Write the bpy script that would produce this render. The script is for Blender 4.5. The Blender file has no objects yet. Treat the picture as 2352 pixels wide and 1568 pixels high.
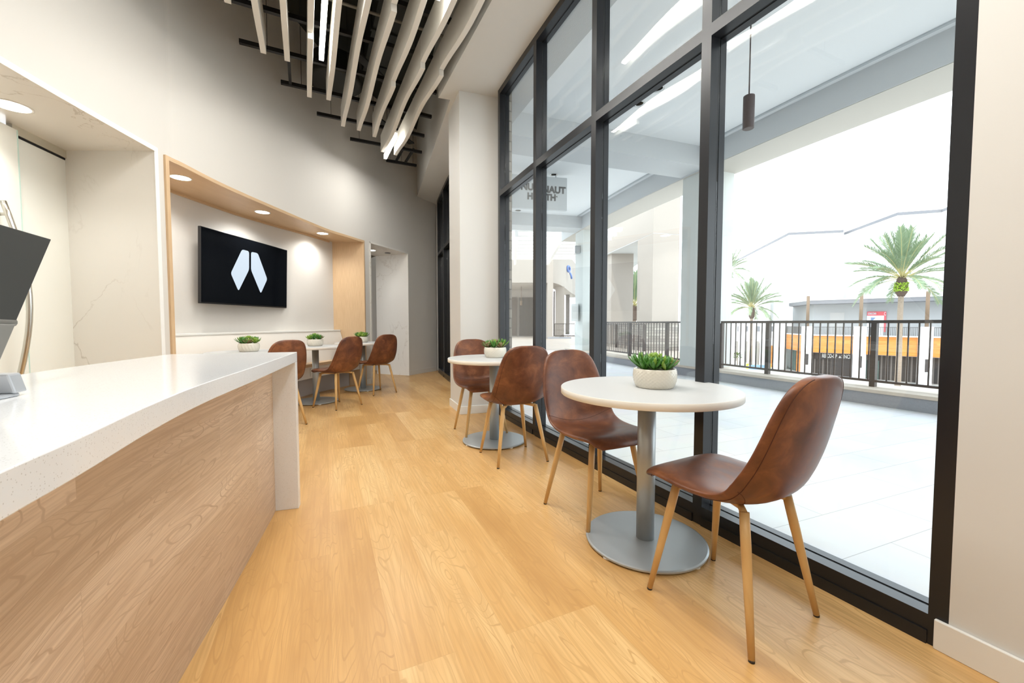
import bpy, bmesh, math, random
from mathutils import Vector, Matrix
random.seed(7)
S = bpy.context.scene
COL = S.collection
PI = math.pi
# ------------------------------------------------------------------ camera
FPX, EYE = 940.0, 1.045
PITCH = math.atan(42 / FPX)
cam_d = bpy.data.cameras.new('camera'); cam_d.sensor_width = 36; cam_d.lens = FPX / 2352 * 36
cam_d.clip_start = 0.02; cam_d.clip_end = 500
cam = bpy.data.objects.new('camera', cam_d); COL.objects.link(cam)
cam.location = (0, 0, EYE); cam.rotation_euler = (PI / 2 - PITCH, 0, 0)
S.camera = cam
# ------------------------------------------------------------------ world, sun, view
W_ = bpy.data.worlds.new('world'); S.world = W_; W_.use_nodes = True
wn = W_.node_tree; bg = wn.nodes['Background']
tc = wn.nodes.new('ShaderNodeTexCoord'); sp = wn.nodes.new('ShaderNodeSeparateXYZ'); rp = wn.nodes.new('ShaderNodeValToRGB')
wn.links.new(tc.outputs['Generated'], sp.inputs[0]); wn.links.new(sp.outputs['Z'], rp.inputs[0]); wn.links.new(rp.outputs[0], bg.inputs[0])
rp.color_ramp.elements[0].color = (0.90, 0.955, 1.0, 1); rp.color_ramp.elements[1].color = (0.76, 0.88, 1.0, 1)
bg.inputs[1].default_value = 2.8
sun_d = bpy.data.lights.new('sun', 'SUN'); sun_d.energy = 1.3; sun_d.angle = 0.05; sun_d.color = (1.0, 0.94, 0.85)
sun = bpy.data.objects.new('sun', sun_d); COL.objects.link(sun)
sun.rotation_euler = Vector((0.15, 0.45, -0.88)).to_track_quat('-Z', 'Y').to_euler()
vs = S.view_settings; vs.view_transform = 'Standard'; vs.look = 'None'; vs.gamma = 1; vs.exposure = 0.53
try: vs.use_curve_mapping = False
except Exception: pass
LAMP = 0.25                                   # overall strength of the indoor lamps
WARM = (1.0, 0.982, 0.94)
def area_light(name, loc, sx, sy, power, color=WARM, rot=(0, 0, 0), spread=PI, parent=None):
    d = bpy.data.lights.new(name, 'AREA'); d.shape = 'RECTANGLE'; d.size = sx; d.size_y = sy
    d.energy = power * LAMP; d.color = color; d.spread = spread
    o = bpy.data.objects.new(name, d); COL.objects.link(o); o.location = loc; o.rotation_euler = rot
    if parent: o.parent = parent
    return o
def spot_light(name, loc, power, angle=2.0, blend=0.6, color=WARM, r=0.05):
    d = bpy.data.lights.new(name, 'SPOT'); d.energy = power * LAMP; d.spot_size = angle; d.spot_blend = blend
    d.color = color; d.shadow_soft_size = r
    o = bpy.data.objects.new(name, d); COL.objects.link(o); o.location = loc
    return o
# ------------------------------------------------------------------ survey helpers (rays of the photo into the place)
def ray(x, y):
    a = (x - 1176) / FPX; b = -(y - 784) / FPX
    return (a, math.cos(PITCH) + b * math.sin(PITCH), -math.sin(PITCH) + b * math.cos(PITCH))
def G(x, y, z=0.0):
    r = ray(x, y); t = (z - EYE) / r[2]; return Vector((r[0] * t, r[1] * t, z))
def Dp(x, y, Y):
    r = ray(x, y); t = Y / r[1]; return Vector((r[0] * t, Y, EYE + r[2] * t))
def onplane(x, y, p, n):
    r = Vector(ray(x, y)); o = Vector((0, 0, EYE)); t = (p - o).dot(n) / r.dot(n); return o + r * t
# the window wall is an arc about this centre; D = distance outward from its inner face
CX, CY, R0 = 43.02793381, 22.03123461, 46.54571308
def th(x, y): return math.atan2(y - CY, x - CX)
def arc(t, D=0.0, z=0.0): return Vector((CX + (R0 - D) * math.cos(t), CY + (R0 - D) * math.sin(t), z))
def thY(Y, D=0.0): return PI - math.asin((Y - CY) / (R0 - D))
def cyl(x, y, D=0.0):
    r = ray(x, y); R = R0 - D; a = r[0] ** 2 + r[1] ** 2; b = -2 * (r[0] * CX + r[1] * CY); c = CX * CX + CY * CY - R * R
    t = (-b - math.sqrt(b * b - 4 * a * c)) / 2 / a
    return Vector((r[0] * t, r[1] * t, EYE + r[2] * t))
# ------------------------------------------------------------------ materials
MATS = {}
def mat(name, col=(0.8, 0.8, 0.8), rough=0.5, metal=0.0, spec=0.5, coat=0.0, emit=None, es=0.0, noise=None, bump=None, trans=0.0):
    m = bpy.data.materials.new(name); m.use_nodes = True; nt = m.node_tree; b = nt.nodes['Principled BSDF']
    b.inputs['Base Color'].default_value = (*col, 1); b.inputs['Roughness'].default_value = rough; b.inputs['Metallic'].default_value = metal
    b.inputs['Specular IOR Level'].default_value = spec; b.inputs['Coat Weight'].default_value = coat; b.inputs['Transmission Weight'].default_value = trans
    if emit: b.inputs['Emission Color'].default_value = (*emit, 1); b.inputs['Emission Strength'].default_value = es
    if noise:   # (scale, amount, vector stretch)
        co = nt.nodes.new('ShaderNodeTexCoord'); mp = nt.nodes.new('ShaderNodeMapping'); n = nt.nodes.new('ShaderNodeTexNoise'); mx = nt.nodes.new('ShaderNodeMix'); mx.data_type = 'RGBA'
        mp.inputs['Scale'].default_value = noise[2] if len(noise) > 2 else (1, 1, 1)
        n.inputs['Scale'].default_value = noise[0]; n.inputs['Detail'].default_value = 5
        nt.links.new(co.outputs['Object'], mp.inputs[0]); nt.links.new(mp.outputs[0], n.inputs[0]); nt.links.new(n.outputs[0], mx.inputs[0])
        k = noise[1]
        mx.inputs[6].default_value = (*[c * (1 - k) for c in col], 1); mx.inputs[7].default_value = (*[min(1, c * (1 + k)) for c in col], 1)
        nt.links.new(mx.outputs[2], b.inputs['Base Color'])
    if bump:    # (scale, strength, distance)
        co = nt.nodes.new('ShaderNodeTexCoord'); n = nt.nodes.new('ShaderNodeTexNoise'); n.inputs['Scale'].default_value = bump[0]; n.inputs['Detail'].default_value = 4
        bu = nt.nodes.new('ShaderNodeBump'); bu.inputs['Strength'].default_value = bump[1]; bu.inputs['Distance'].default_value = bump[2]
        nt.links.new(co.outputs['Object'], n.inputs[0]); nt.links.new(n.outputs[0], bu.inputs['Height']); nt.links.new(bu.outputs[0], b.inputs['Normal'])
    MATS[name] = m; return m
def nd(nt, t, **k):
    n = nt.nodes.new(t)
    for a, v in k.items(): setattr(n, a, v)
    return n
def math_n(nt, op, a, b=None, c=None):
    n = nt.nodes.new('ShaderNodeMath'); n.operation = op
    for i, v in enumerate((a, b, c)):
        if v is None: continue
        if isinstance(v, (int, float)): n.inputs[i].default_value = v
        else: nt.links.new(v, n.inputs[i])
    return n.outputs[0]
def ramp(nt, fac, stops):
    r = nt.nodes.new('ShaderNodeValToRGB'); nt.links.new(fac, r.inputs[0]); e = r.color_ramp.elements
    while len(e) < len(stops): e.new(0.5)
    for i, (p, c) in enumerate(stops): e[i].position = p; e[i].color = (*c, 1) if len(c) == 3 else c
    return r.outputs[0]
def wood(name, coord, rot, pw, pl, tones, line, rough=0.35, ring=26.0, lineamt=0.45, stretch=1.0, coat=0.0, seam=0.0012, fine=0.35, shift=(0, 0, 0)):
    m = bpy.data.materials.new(name); m.use_nodes = True; nt = m.node_tree; b = nt.nodes['Principled BSDF']; L = nt.links.new
    co = nd(nt, 'ShaderNodeTexCoord'); mp = nd(nt, 'ShaderNodeMapping'); L(co.outputs[coord], mp.inputs[0]); mp.inputs['Rotation'].default_value = (0, 0, rot); mp.inputs['Location'].default_value = shift
    br = nd(nt, 'ShaderNodeTexBrick'); L(mp.outputs[0], br.inputs[0]); br.inputs['Color1'].default_value = (0, 0, 0, 1); br.inputs['Color2'].default_value = (1, 1, 1, 1); br.inputs['Mortar'].default_value = (0.5, 0.5, 0.5, 1)
    br.inputs['Scale'].default_value = 1; br.inputs['Mortar Size'].default_value = seam; br.inputs['Mortar Smooth'].default_value = 0.3; br.inputs['Brick Width'].default_value = pl; br.inputs['Row Height'].default_value = pw
    br.offset = 0.37; br.offset_frequency = 3; br.squash = 1
    r = br.outputs['Color']
    off = nd(nt, 'ShaderNodeVectorMath', operation='SCALE'); L(r, off.inputs[0]); off.inputs['Scale'].default_value = 23.7
    v = nd(nt, 'ShaderNodeVectorMath', operation='ADD'); L(mp.outputs[0], v.inputs[0]); L(off.outputs[0], v.inputs[1])
    m1 = nd(nt, 'ShaderNodeMapping'); L(v.outputs[0], m1.inputs[0]); m1.inputs['Scale'].default_value = (0.9 * stretch, 5.5 * stretch, 1)
    n1 = nd(nt, 'ShaderNodeTexNoise'); L(m1.outputs[0], n1.inputs[0]); n1.inputs['Scale'].default_value = 1.0; n1.inputs['Detail'].default_value = 2.2; n1.inputs['Roughness'].default_value = 0.42; n1.inputs['Distortion'].default_value = 0.35
    rings = math_n(nt, 'SINE', math_n(nt, 'MULTIPLY', n1.outputs[0], ring * 2 * PI))
    lines = ramp(nt, rings, [(0.0, (0, 0, 0)), (0.80, (0, 0, 0)), (0.97, (1, 1, 1))])
    m2 = nd(nt, 'ShaderNodeMapping'); L(v.outputs[0], m2.inputs[0]); m2.inputs['Scale'].default_value = (2.2 * stretch, 60 * stretch, 1)
    n2 = nd(nt, 'ShaderNodeTexNoise'); L(m2.outputs[0], n2.inputs[0]); n2.inputs['Scale'].default_value = 1.6; n2.inputs['Detail'].default_value = 4
    m3 = nd(nt, 'ShaderNodeMapping'); L(v.outputs[0], m3.inputs[0]); m3.inputs['Scale'].default_value = (1.3, 6, 1)
    n3 = nd(nt, 'ShaderNodeTexNoise'); L(m3.outputs[0], n3.inputs[0]); n3.inputs['Scale'].default_value = 1.4; n3.inputs['Detail'].default_value = 3
    tone = math_n(nt, 'ADD', math_n(nt, 'MULTIPLY_ADD', r, 0.32, 0.05), math_n(nt, 'MULTIPLY', n3.outputs[0], 0.62))
    base = ramp(nt, tone, [(0.18, tones[0]), (0.5, tones[1]), (0.85, tones[2])])
    f2 = math_n(nt, 'MULTIPLY', ramp(nt, n2.outputs[0], [(0.35, (1, 1, 1)), (0.6, (0, 0, 0))]), fine)
    mask = ramp(nt, n3.outputs[0], [(0.35, (0.35,) * 3), (0.62, (1, 1, 1))])
    f1 = math_n(nt, 'MULTIPLY', math_n(nt, 'MULTIPLY', lines, lineamt), mask)
    fac = math_n(nt, 'MAXIMUM', f1, f2)
    fac = math_n(nt, 'MAXIMUM', fac, math_n(nt, 'MULTIPLY', br.outputs['Fac'], 0.45))
    mx = nd(nt, 'ShaderNodeMix', data_type='RGBA'); L(fac, mx.inputs[0]); L(base, mx.inputs[6]); mx.inputs[7].default_value = (*line, 1)
    L(mx.outputs[2], b.inputs['Base Color']); b.inputs['Roughness'].default_value = rough; b.inputs['Coat Weight'].default_value = coat; b.inputs['Coat Roughness'].default_value = 0.25
    MATS[name] = m; return m
def tiles(name, coord, rot, tw, tl, col, line, rough=0.5, seam=0.006, shift=(0, 0, 0), var=0.03):
    m = bpy.data.materials.new(name); m.use_nodes = True; nt = m.node_tree; b = nt.nodes['Principled BSDF']; L = nt.links.new
    co = nd(nt, 'ShaderNodeTexCoord'); mp = nd(nt, 'ShaderNodeMapping'); L(co.outputs[coord], mp.inputs[0]); mp.inputs['Rotation'].default_value = (0, 0, rot); mp.inputs['Location'].default_value = shift
    br = nd(nt, 'ShaderNodeTexBrick'); L(mp.outputs[0], br.inputs[0]); br.inputs['Color1'].default_value = (*[c * (1 - var) for c in col], 1); br.inputs['Color2'].default_value = (*[c * (1 + var) for c in col], 1); br.inputs['Mortar'].default_value = (*line, 1)
    br.inputs['Scale'].default_value = 1; br.inputs['Mortar Size'].default_value = seam; br.inputs['Brick Width'].default_value = tl; br.inputs['Row Height'].default_value = tw; br.offset = 0.5
    n = nd(nt, 'ShaderNodeTexNoise'); L(mp.outputs[0], n.inputs[0]); n.inputs['Scale'].default_value = 3; n.inputs['Detail'].default_value = 6
    mx = nd(nt, 'ShaderNodeMix', data_type='RGBA', blend_type='MULTIPLY'); mx.inputs[0].default_value = 0.12; L(br.outputs['Color'], mx.inputs[6]); L(n.outputs[1], mx.inputs[7])
    L(mx.outputs[2], b.inputs['Base Color']); b.inputs['Roughness'].default_value = rough
    MATS[name] = m; return m
def marble(name):
    m = mat(name, (0.82, 0.80, 0.755), 0.22); nt = m.node_tree; b = nt.nodes['Principled BSDF']; L = nt.links.new
    co = nd(nt, 'ShaderNodeTexCoord'); mp = nd(nt, 'ShaderNodeMapping'); L(co.outputs['Object'], mp.inputs[0]); mp.inputs['Rotation'].default_value = (0.5, 0.6, 0.3); mp.inputs['Scale'].default_value = (1.0, 1.0, 0.55)
    n = nd(nt, 'ShaderNodeTexNoise'); L(mp.outputs[0], n.inputs[0]); n.inputs['Scale'].default_value = 2.6; n.inputs['Detail'].default_value = 7; n.inputs['Roughness'].default_value = 0.55; n.inputs['Distortion'].default_value = 0.6
    d = math_n(nt, 'ABSOLUTE', math_n(nt, 'SUBTRACT', n.outputs[0], 0.5))
    vein = ramp(nt, d, [(0.0, (1, 1, 1)), (0.012, (0, 0, 0))])
    n2 = nd(nt, 'ShaderNodeTexNoise'); L(mp.outputs[0], n2.inputs[0]); n2.inputs['Scale'].default_value = 1.3
    msk = ramp(nt, n2.outputs[0], [(0.42, (0, 0, 0)), (0.6, (1, 1, 1))])
    f = math_n(nt, 'MULTIPLY', math_n(nt, 'MULTIPLY', vein, msk), 0.6)
    mx = nd(nt, 'ShaderNodeMix', data_type='RGBA'); L(f, mx.inputs[0]); mx.inputs[6].default_value = (0.82, 0.80, 0.755, 1); mx.inputs[7].default_value = (0.45, 0.40, 0.33, 1)
    L(mx.outputs[2], b.inputs['Base Color']); return m
def quartz(name, col, speck, amt):
    m = mat(name, col, 0.12, spec=0.5); nt = m.node_tree; b = nt.nodes['Principled BSDF']; L = nt.links.new
    co = nd(nt, 'ShaderNodeTexCoord'); v = nd(nt, 'ShaderNodeTexVoronoi'); L(co.outputs['Object'], v.inputs[0]); v.inputs['Scale'].default_value = 330
    sp_ = nd(nt, 'ShaderNodeSeparateColor'); L(v.outputs['Color'], sp_.inputs[0])
    small = math_n(nt, 'LESS_THAN', v.outputs['Distance'], 0.34); pick = math_n(nt, 'GREATER_THAN', sp_.outputs[0], amt)
    f = math_n(nt, 'MULTIPLY', math_n(nt, 'MULTIPLY', small, pick), 0.5)
    mx = nd(nt, 'ShaderNodeMix', data_type='RGBA'); L(f, mx.inputs[0]); mx.inputs[6].default_value = (*col, 1); mx.inputs[7].default_value = (*speck, 1)
    L(mx.outputs[2], b.inputs['Base Color']); return m
def glass(name, tint=(0.97, 0.985, 0.98), refl=1.0):
    m = bpy.data.materials.new(name); m.use_nodes = True; nt = m.node_tree; nt.nodes.clear(); L = nt.links.new
    out = nd(nt, 'ShaderNodeOutputMaterial'); mx = nd(nt, 'ShaderNodeMixShader'); t = nd(nt, 'ShaderNodeBsdfTransparent'); g = nd(nt, 'ShaderNodeBsdfGlossy'); lw = nd(nt, 'ShaderNodeLayerWeight'); lw.inputs[0].default_value = 0.5
    t.inputs[0].default_value = (*tint, 1); g.inputs['Roughness'].default_value = 0.0; g.inputs[0].default_value = (refl, refl, refl, 1)
    F5 = math_n(nt, 'MULTIPLY_ADD', math_n(nt, 'POWER', lw.outputs['Facing'], 5.0), 0.96, 0.045)
    L(F5, mx.inputs[0]); L(t.outputs[0], mx.inputs[1]); L(g.outputs[0], mx.inputs[2]); L(mx.outputs[0], out.inputs[0])
    MATS[name] = m; return m
FLOOR_ROT = -math.atan2(427, -940) if False else 0
plank_dir = Vector((-427, 940, 0)).normalized()
prot = math.atan2(plank_dir.y, plank_dir.x)
wood('floor_maple', 'Object', -prot, 0.178, 1.22, [(0.50, 0.265, 0.085), (0.66, 0.39, 0.145), (0.82, 0.57, 0.27)], (0.46, 0.25, 0.085), rough=0.34, ring=30, lineamt=0.62, seam=0.0009, fine=0.42)
wood('desk_maple', 'UV', 0, 0.178, 1.22, [(0.52, 0.37, 0.24), (0.65, 0.485, 0.34), (0.78, 0.62, 0.46)], (0.33, 0.20, 0.12), rough=0.42, ring=32, lineamt=0.6, fine=0.45, seam=0.0007, stretch=1.25)
wood('niche_oak', 'UV', 0, 3.0, 9.0, [(0.62, 0.43, 0.25), (0.68, 0.49, 0.30), (0.73, 0.54, 0.34)], (0.50, 0.32, 0.17), rough=0.4, ring=5, lineamt=0.10, stretch=1.6, seam=0.0, fine=0.4)
wood('niche_oak_upright', 'UV', PI / 2, 3.0, 9.0, [(0.62, 0.43, 0.25), (0.68, 0.49, 0.30), (0.73, 0.54, 0.34)], (0.50, 0.32, 0.17), rough=0.4, ring=5, lineamt=0.10, stretch=1.6, seam=0.0, fine=0.4)
wood('leg_oak', 'Object', PI / 2, 3.0, 9.0, [(0.60, 0.37, 0.14), (0.64, 0.41, 0.17), (0.68, 0.45, 0.20)], (0.52, 0.30, 0.10), rough=0.42, ring=4, lineamt=0.1, seam=0.0)
wood('facade_cedar', 'UV', 0, 0.14, 2.4, [(0.50, 0.16, 0.025), (0.66, 0.24, 0.04), (0.76, 0.32, 0.07)], (0.35, 0.12, 0.03), rough=0.6, ring=6, lineamt=0.3, seam=0.006)
tiles('terrace_tile', 'Object', -math.radians(22), 0.304, 0.9, (0.83, 0.84, 0.85), (0.50, 0.51, 0.52), rough=0.5, seam=0.002, shift=(0.3, 0.12, 0))
tiles('walkway_tile', 'Object', 0.4, 0.6, 0.6, (0.42, 0.36, 0.30), (0.33, 0.28, 0.24), rough=0.5, seam=0.004)
tiles('stacked_stone', 'UV', 0, 0.11, 0.45, (0.34, 0.315, 0.28), (0.15, 0.14, 0.13), rough=0.9, seam=0.008, var=0.28)
tiles('slate_stone', 'UV', 0, 0.15, 0.5, (0.30, 0.33, 0.37), (0.18, 0.2, 0.22), rough=0.8, seam=0.006, var=0.15)
marble('marble'); quartz('quartz_white', (0.79, 0.80, 0.81), (0.45, 0.43, 0.40), 0.80)
glass('clear_glass')
mat('wall_paint', (0.68, 0.66, 0.62), 0.85, bump=(260, 0.03, 0.002))
mat('wallcovering', (0.69, 0.665, 0.625), 0.8, noise=(30, 0.035, (1, 1, 14)))
mat('white_paint', (0.665, 0.665, 0.645), 0.7); mat('trim_paint', (0.79, 0.785, 0.75), 0.45)
mat('deck_dark', (0.022, 0.024, 0.020), 0.9); mat('black_metal', (0.012, 0.012, 0.013), 0.45, spec=0.4)
mat('duct_dark', (0.016, 0.019, 0.017), 0.6); mat('strut_light', (0.30, 0.28, 0.24), 0.5, metal=0.6)
mat('frame_bronze', (0.010, 0.011, 0.014), 0.28, spec=0.45); mat('gasket', (0.004, 0.004, 0.005), 0.7)
mat('baffle_white', (0.78, 0.765, 0.72), 0.75); mat('edge_white', (0.86, 0.86, 0.84), 0.4)
mat('led', (1, 1, 1), 0.4, emit=(1.0, 0.95, 0.86), es=8); mat('led_can', (1, 1, 1), 0.4, emit=(1.0, 0.94, 0.84), es=9)
mat('tabletop_white', (0.80, 0.805, 0.80), 0.35); mat('table_edge', (0.80, 0.77, 0.70), 0.4)
mat('table_metal', (0.44, 0.475, 0.49), 0.36, metal=0.45); mat('glide', (0.75, 0.74, 0.7), 0.5); mat('rubber', (0.02, 0.02, 0.02), 0.6)
mat('ivory_ceramic', (0.76, 0.72, 0.62), 0.22, coat=0.3); mat('soil', (0.05, 0.03, 0.02), 0.95)
mat('leaf_green', (0.06, 0.20, 0.025), 0.42, noise=(30, 0.4)); mat('leaf_lime', (0.20, 0.33, 0.04), 0.42, noise=(30, 0.3))
mat('leaf_sage', (0.17, 0.28, 0.15), 0.5, noise=(30, 0.3)); mat('leaf_rust', (0.22, 0.17, 0.07), 0.5, noise=(25, 0.4))
mat('tv_black', (0.004, 0.005, 0.007), 0.08, spec=0.14); mat('tv_bezel', (0.01, 0.01, 0.011), 0.4)
mat('tv_logo', (0.1, 0.1, 0.1), 0.3, emit=(0.56, 0.68, 0.80), es=0.72)
mat('frosted_glass', (0.83, 0.83, 0.77), 0.28, spec=0.4); mat('glass_edge', (0.55, 0.72, 0.66), 0.15)
mat('brushed_steel', (0.62, 0.60, 0.55), 0.25, metal=1.0); mat('steel_light', (0.72, 0.70, 0.62), 0.35, metal=0.8)
mat('display_back', (0.026, 0.026, 0.023), 0.45); mat('device_grey', (0.17, 0.165, 0.15), 0.4); mat('silver_plastic', (0.50, 0.53, 0.57), 0.3, metal=0.4)
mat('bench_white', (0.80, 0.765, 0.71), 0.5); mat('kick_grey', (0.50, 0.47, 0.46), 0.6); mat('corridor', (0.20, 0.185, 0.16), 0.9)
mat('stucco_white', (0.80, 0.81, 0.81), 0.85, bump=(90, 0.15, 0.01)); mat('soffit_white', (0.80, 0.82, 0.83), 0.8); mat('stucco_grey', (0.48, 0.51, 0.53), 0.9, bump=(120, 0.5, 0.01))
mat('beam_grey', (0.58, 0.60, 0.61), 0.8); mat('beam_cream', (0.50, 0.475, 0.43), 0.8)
mat('granite_grey', (0.30, 0.315, 0.34), 0.6, noise=(60, 0.12)); mat('cap_stone', (0.60, 0.52, 0.43), 0.7, noise=(9, 0.08))
mat('rail_brown', (0.052, 0.042, 0.037), 0.45); mat('column_paint', (0.62, 0.645, 0.62), 0.8, noise=(5, 0.03)); mat('column_cream', (0.76, 0.73, 0.70), 0.8)
mat('cream_stucco', (0.36, 0.32, 0.28), 0.85); mat('far_white', (0.88, 0.88, 0.87), 0.9); mat('far_grey', (0.40, 0.405, 0.41), 0.9); mat('fascia_grey', (0.20, 0.20, 0.215), 0.7)
mat('store_dark', (0.035, 0.032, 0.032), 0.35); mat('slat_brown', (0.10, 0.085, 0.075), 0.6); mat('storefront_glass', (0.05, 0.10, 0.09), 0.08, spec=0.9)
mat('letter_white', (0.85, 0.85, 0.82), 0.5); mat('sign_grey', (0.66, 0.69, 0.70), 0.6); mat('letter_dark', (0.085, 0.09, 0.095), 0.5)
mat('poster_red', (0.72, 0.12, 0.14), 0.5); mat('poster_white', (0.80, 0.84, 0.88), 0.5); mat('poster_blue', (0.20, 0.30, 0.50), 0.5)
mat('pole_brown', (0.18, 0.12, 0.075), 0.7); mat('trunk', (0.33, 0.26, 0.20), 0.95, noise=(9, 0.35, (1, 1, 5)), bump=(14, 0.8, 0.06)); mat('trunk_boot', (0.13, 0.09, 0.07), 0.95, bump=(16, 1.0, 0.08))
mat('frond', (0.25, 0.33, 0.20), 0.6, noise=(3, 0.25)); mat('rachis', (0.50, 0.44, 0.20), 0.6); mat('fern', (0.42, 0.62, 0.06), 0.6)
mat('plaza_paving', (0.42, 0.40, 0.37), 0.85, noise=(2, 0.05)); mat('blue_sign', (0.08, 0.16, 0.42), 0.4); mat('curtain_brown', (0.085, 0.062, 0.048), 0.7)
mat('pendant_bronze', (0.065, 0.045, 0.045), 0.5, noise=(70, 0.35)); mat('can_alu', (0.55, 0.57, 0.58), 0.25, metal=1.0); mat('bollard_yellow', (0.75, 0.68, 0.05), 0.6)
mat('concrete', (0.45, 0.44, 0.43), 0.9); mat('shrub', (0.14, 0.20, 0.04), 0.8, noise=(12, 0.4)); mat('pool_blue', (0.20, 0.38, 0.62), 0.5)
def leather():
    m = mat('brown_leather', (0.16, 0.055, 0.022), 0.34, spec=0.5); nt = m.node_tree; b = nt.nodes['Principled BSDF']; L = nt.links.new
    co = nd(nt, 'ShaderNodeTexCoord'); oi = nd(nt, 'ShaderNodeObjectInfo'); ad = nd(nt, 'ShaderNodeVectorMath', operation='ADD')
    L(co.outputs['Object'], ad.inputs[0]); L(oi.outputs['Location'], ad.inputs[1])
    n = nd(nt, 'ShaderNodeTexNoise'); L(ad.outputs[0], n.inputs[0]); n.inputs['Scale'].default_value = 9; n.inputs['Detail'].default_value = 7; n.inputs['Roughness'].default_value = 0.62; n.inputs['Distortion'].default_value = 0.5
    c = ramp(nt, n.outputs[0], [(0.30, (0.085, 0.026, 0.012)), (0.52, (0.165, 0.056, 0.023)), (0.66, (0.25, 0.092, 0.036)), (0.80, (0.36, 0.15, 0.06))])
    L(c, b.inputs['Base Color'])
    rr = ramp(nt, n.outputs[0], [(0.3, (0.28,) * 3), (0.7, (0.44,) * 3)]); L(rr, b.inputs['Roughness'])
    n2 = nd(nt, 'ShaderNodeTexNoise'); L(ad.outputs[0], n2.inputs[0]); n2.inputs['Scale'].default_value = 14; n2.inputs['Detail'].default_value = 5
    bu = nd(nt, 'ShaderNodeBump'); bu.inputs['Strength'].default_value = 0.10; bu.inputs['Distance'].default_value = 0.004; L(n2.outputs[0], bu.inputs['Height']); L(bu.outputs[0], b.inputs['Normal'])
leather(); mat('stitch', (0.075, 0.022, 0.010), 0.7)
def slat_mat():
    m = mat('slatted_dark', (0.1, 0.09, 0.08), 0.6); nt = m.node_tree; b = nt.nodes['Principled BSDF']; L = nt.links.new
    co = nd(nt, 'ShaderNodeTexCoord'); s = nd(nt, 'ShaderNodeSeparateXYZ'); L(co.outputs['UV'], s.inputs[0])
    w = math_n(nt, 'SINE', math_n(nt, 'MULTIPLY', s.outputs[0], 2 * PI / 0.42))
    L(ramp(nt, w, [(0.35, (0.03, 0.027, 0.025)), (0.6, (0.17, 0.15, 0.135))]), b.inputs['Base Color'])
slat_mat()
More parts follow.
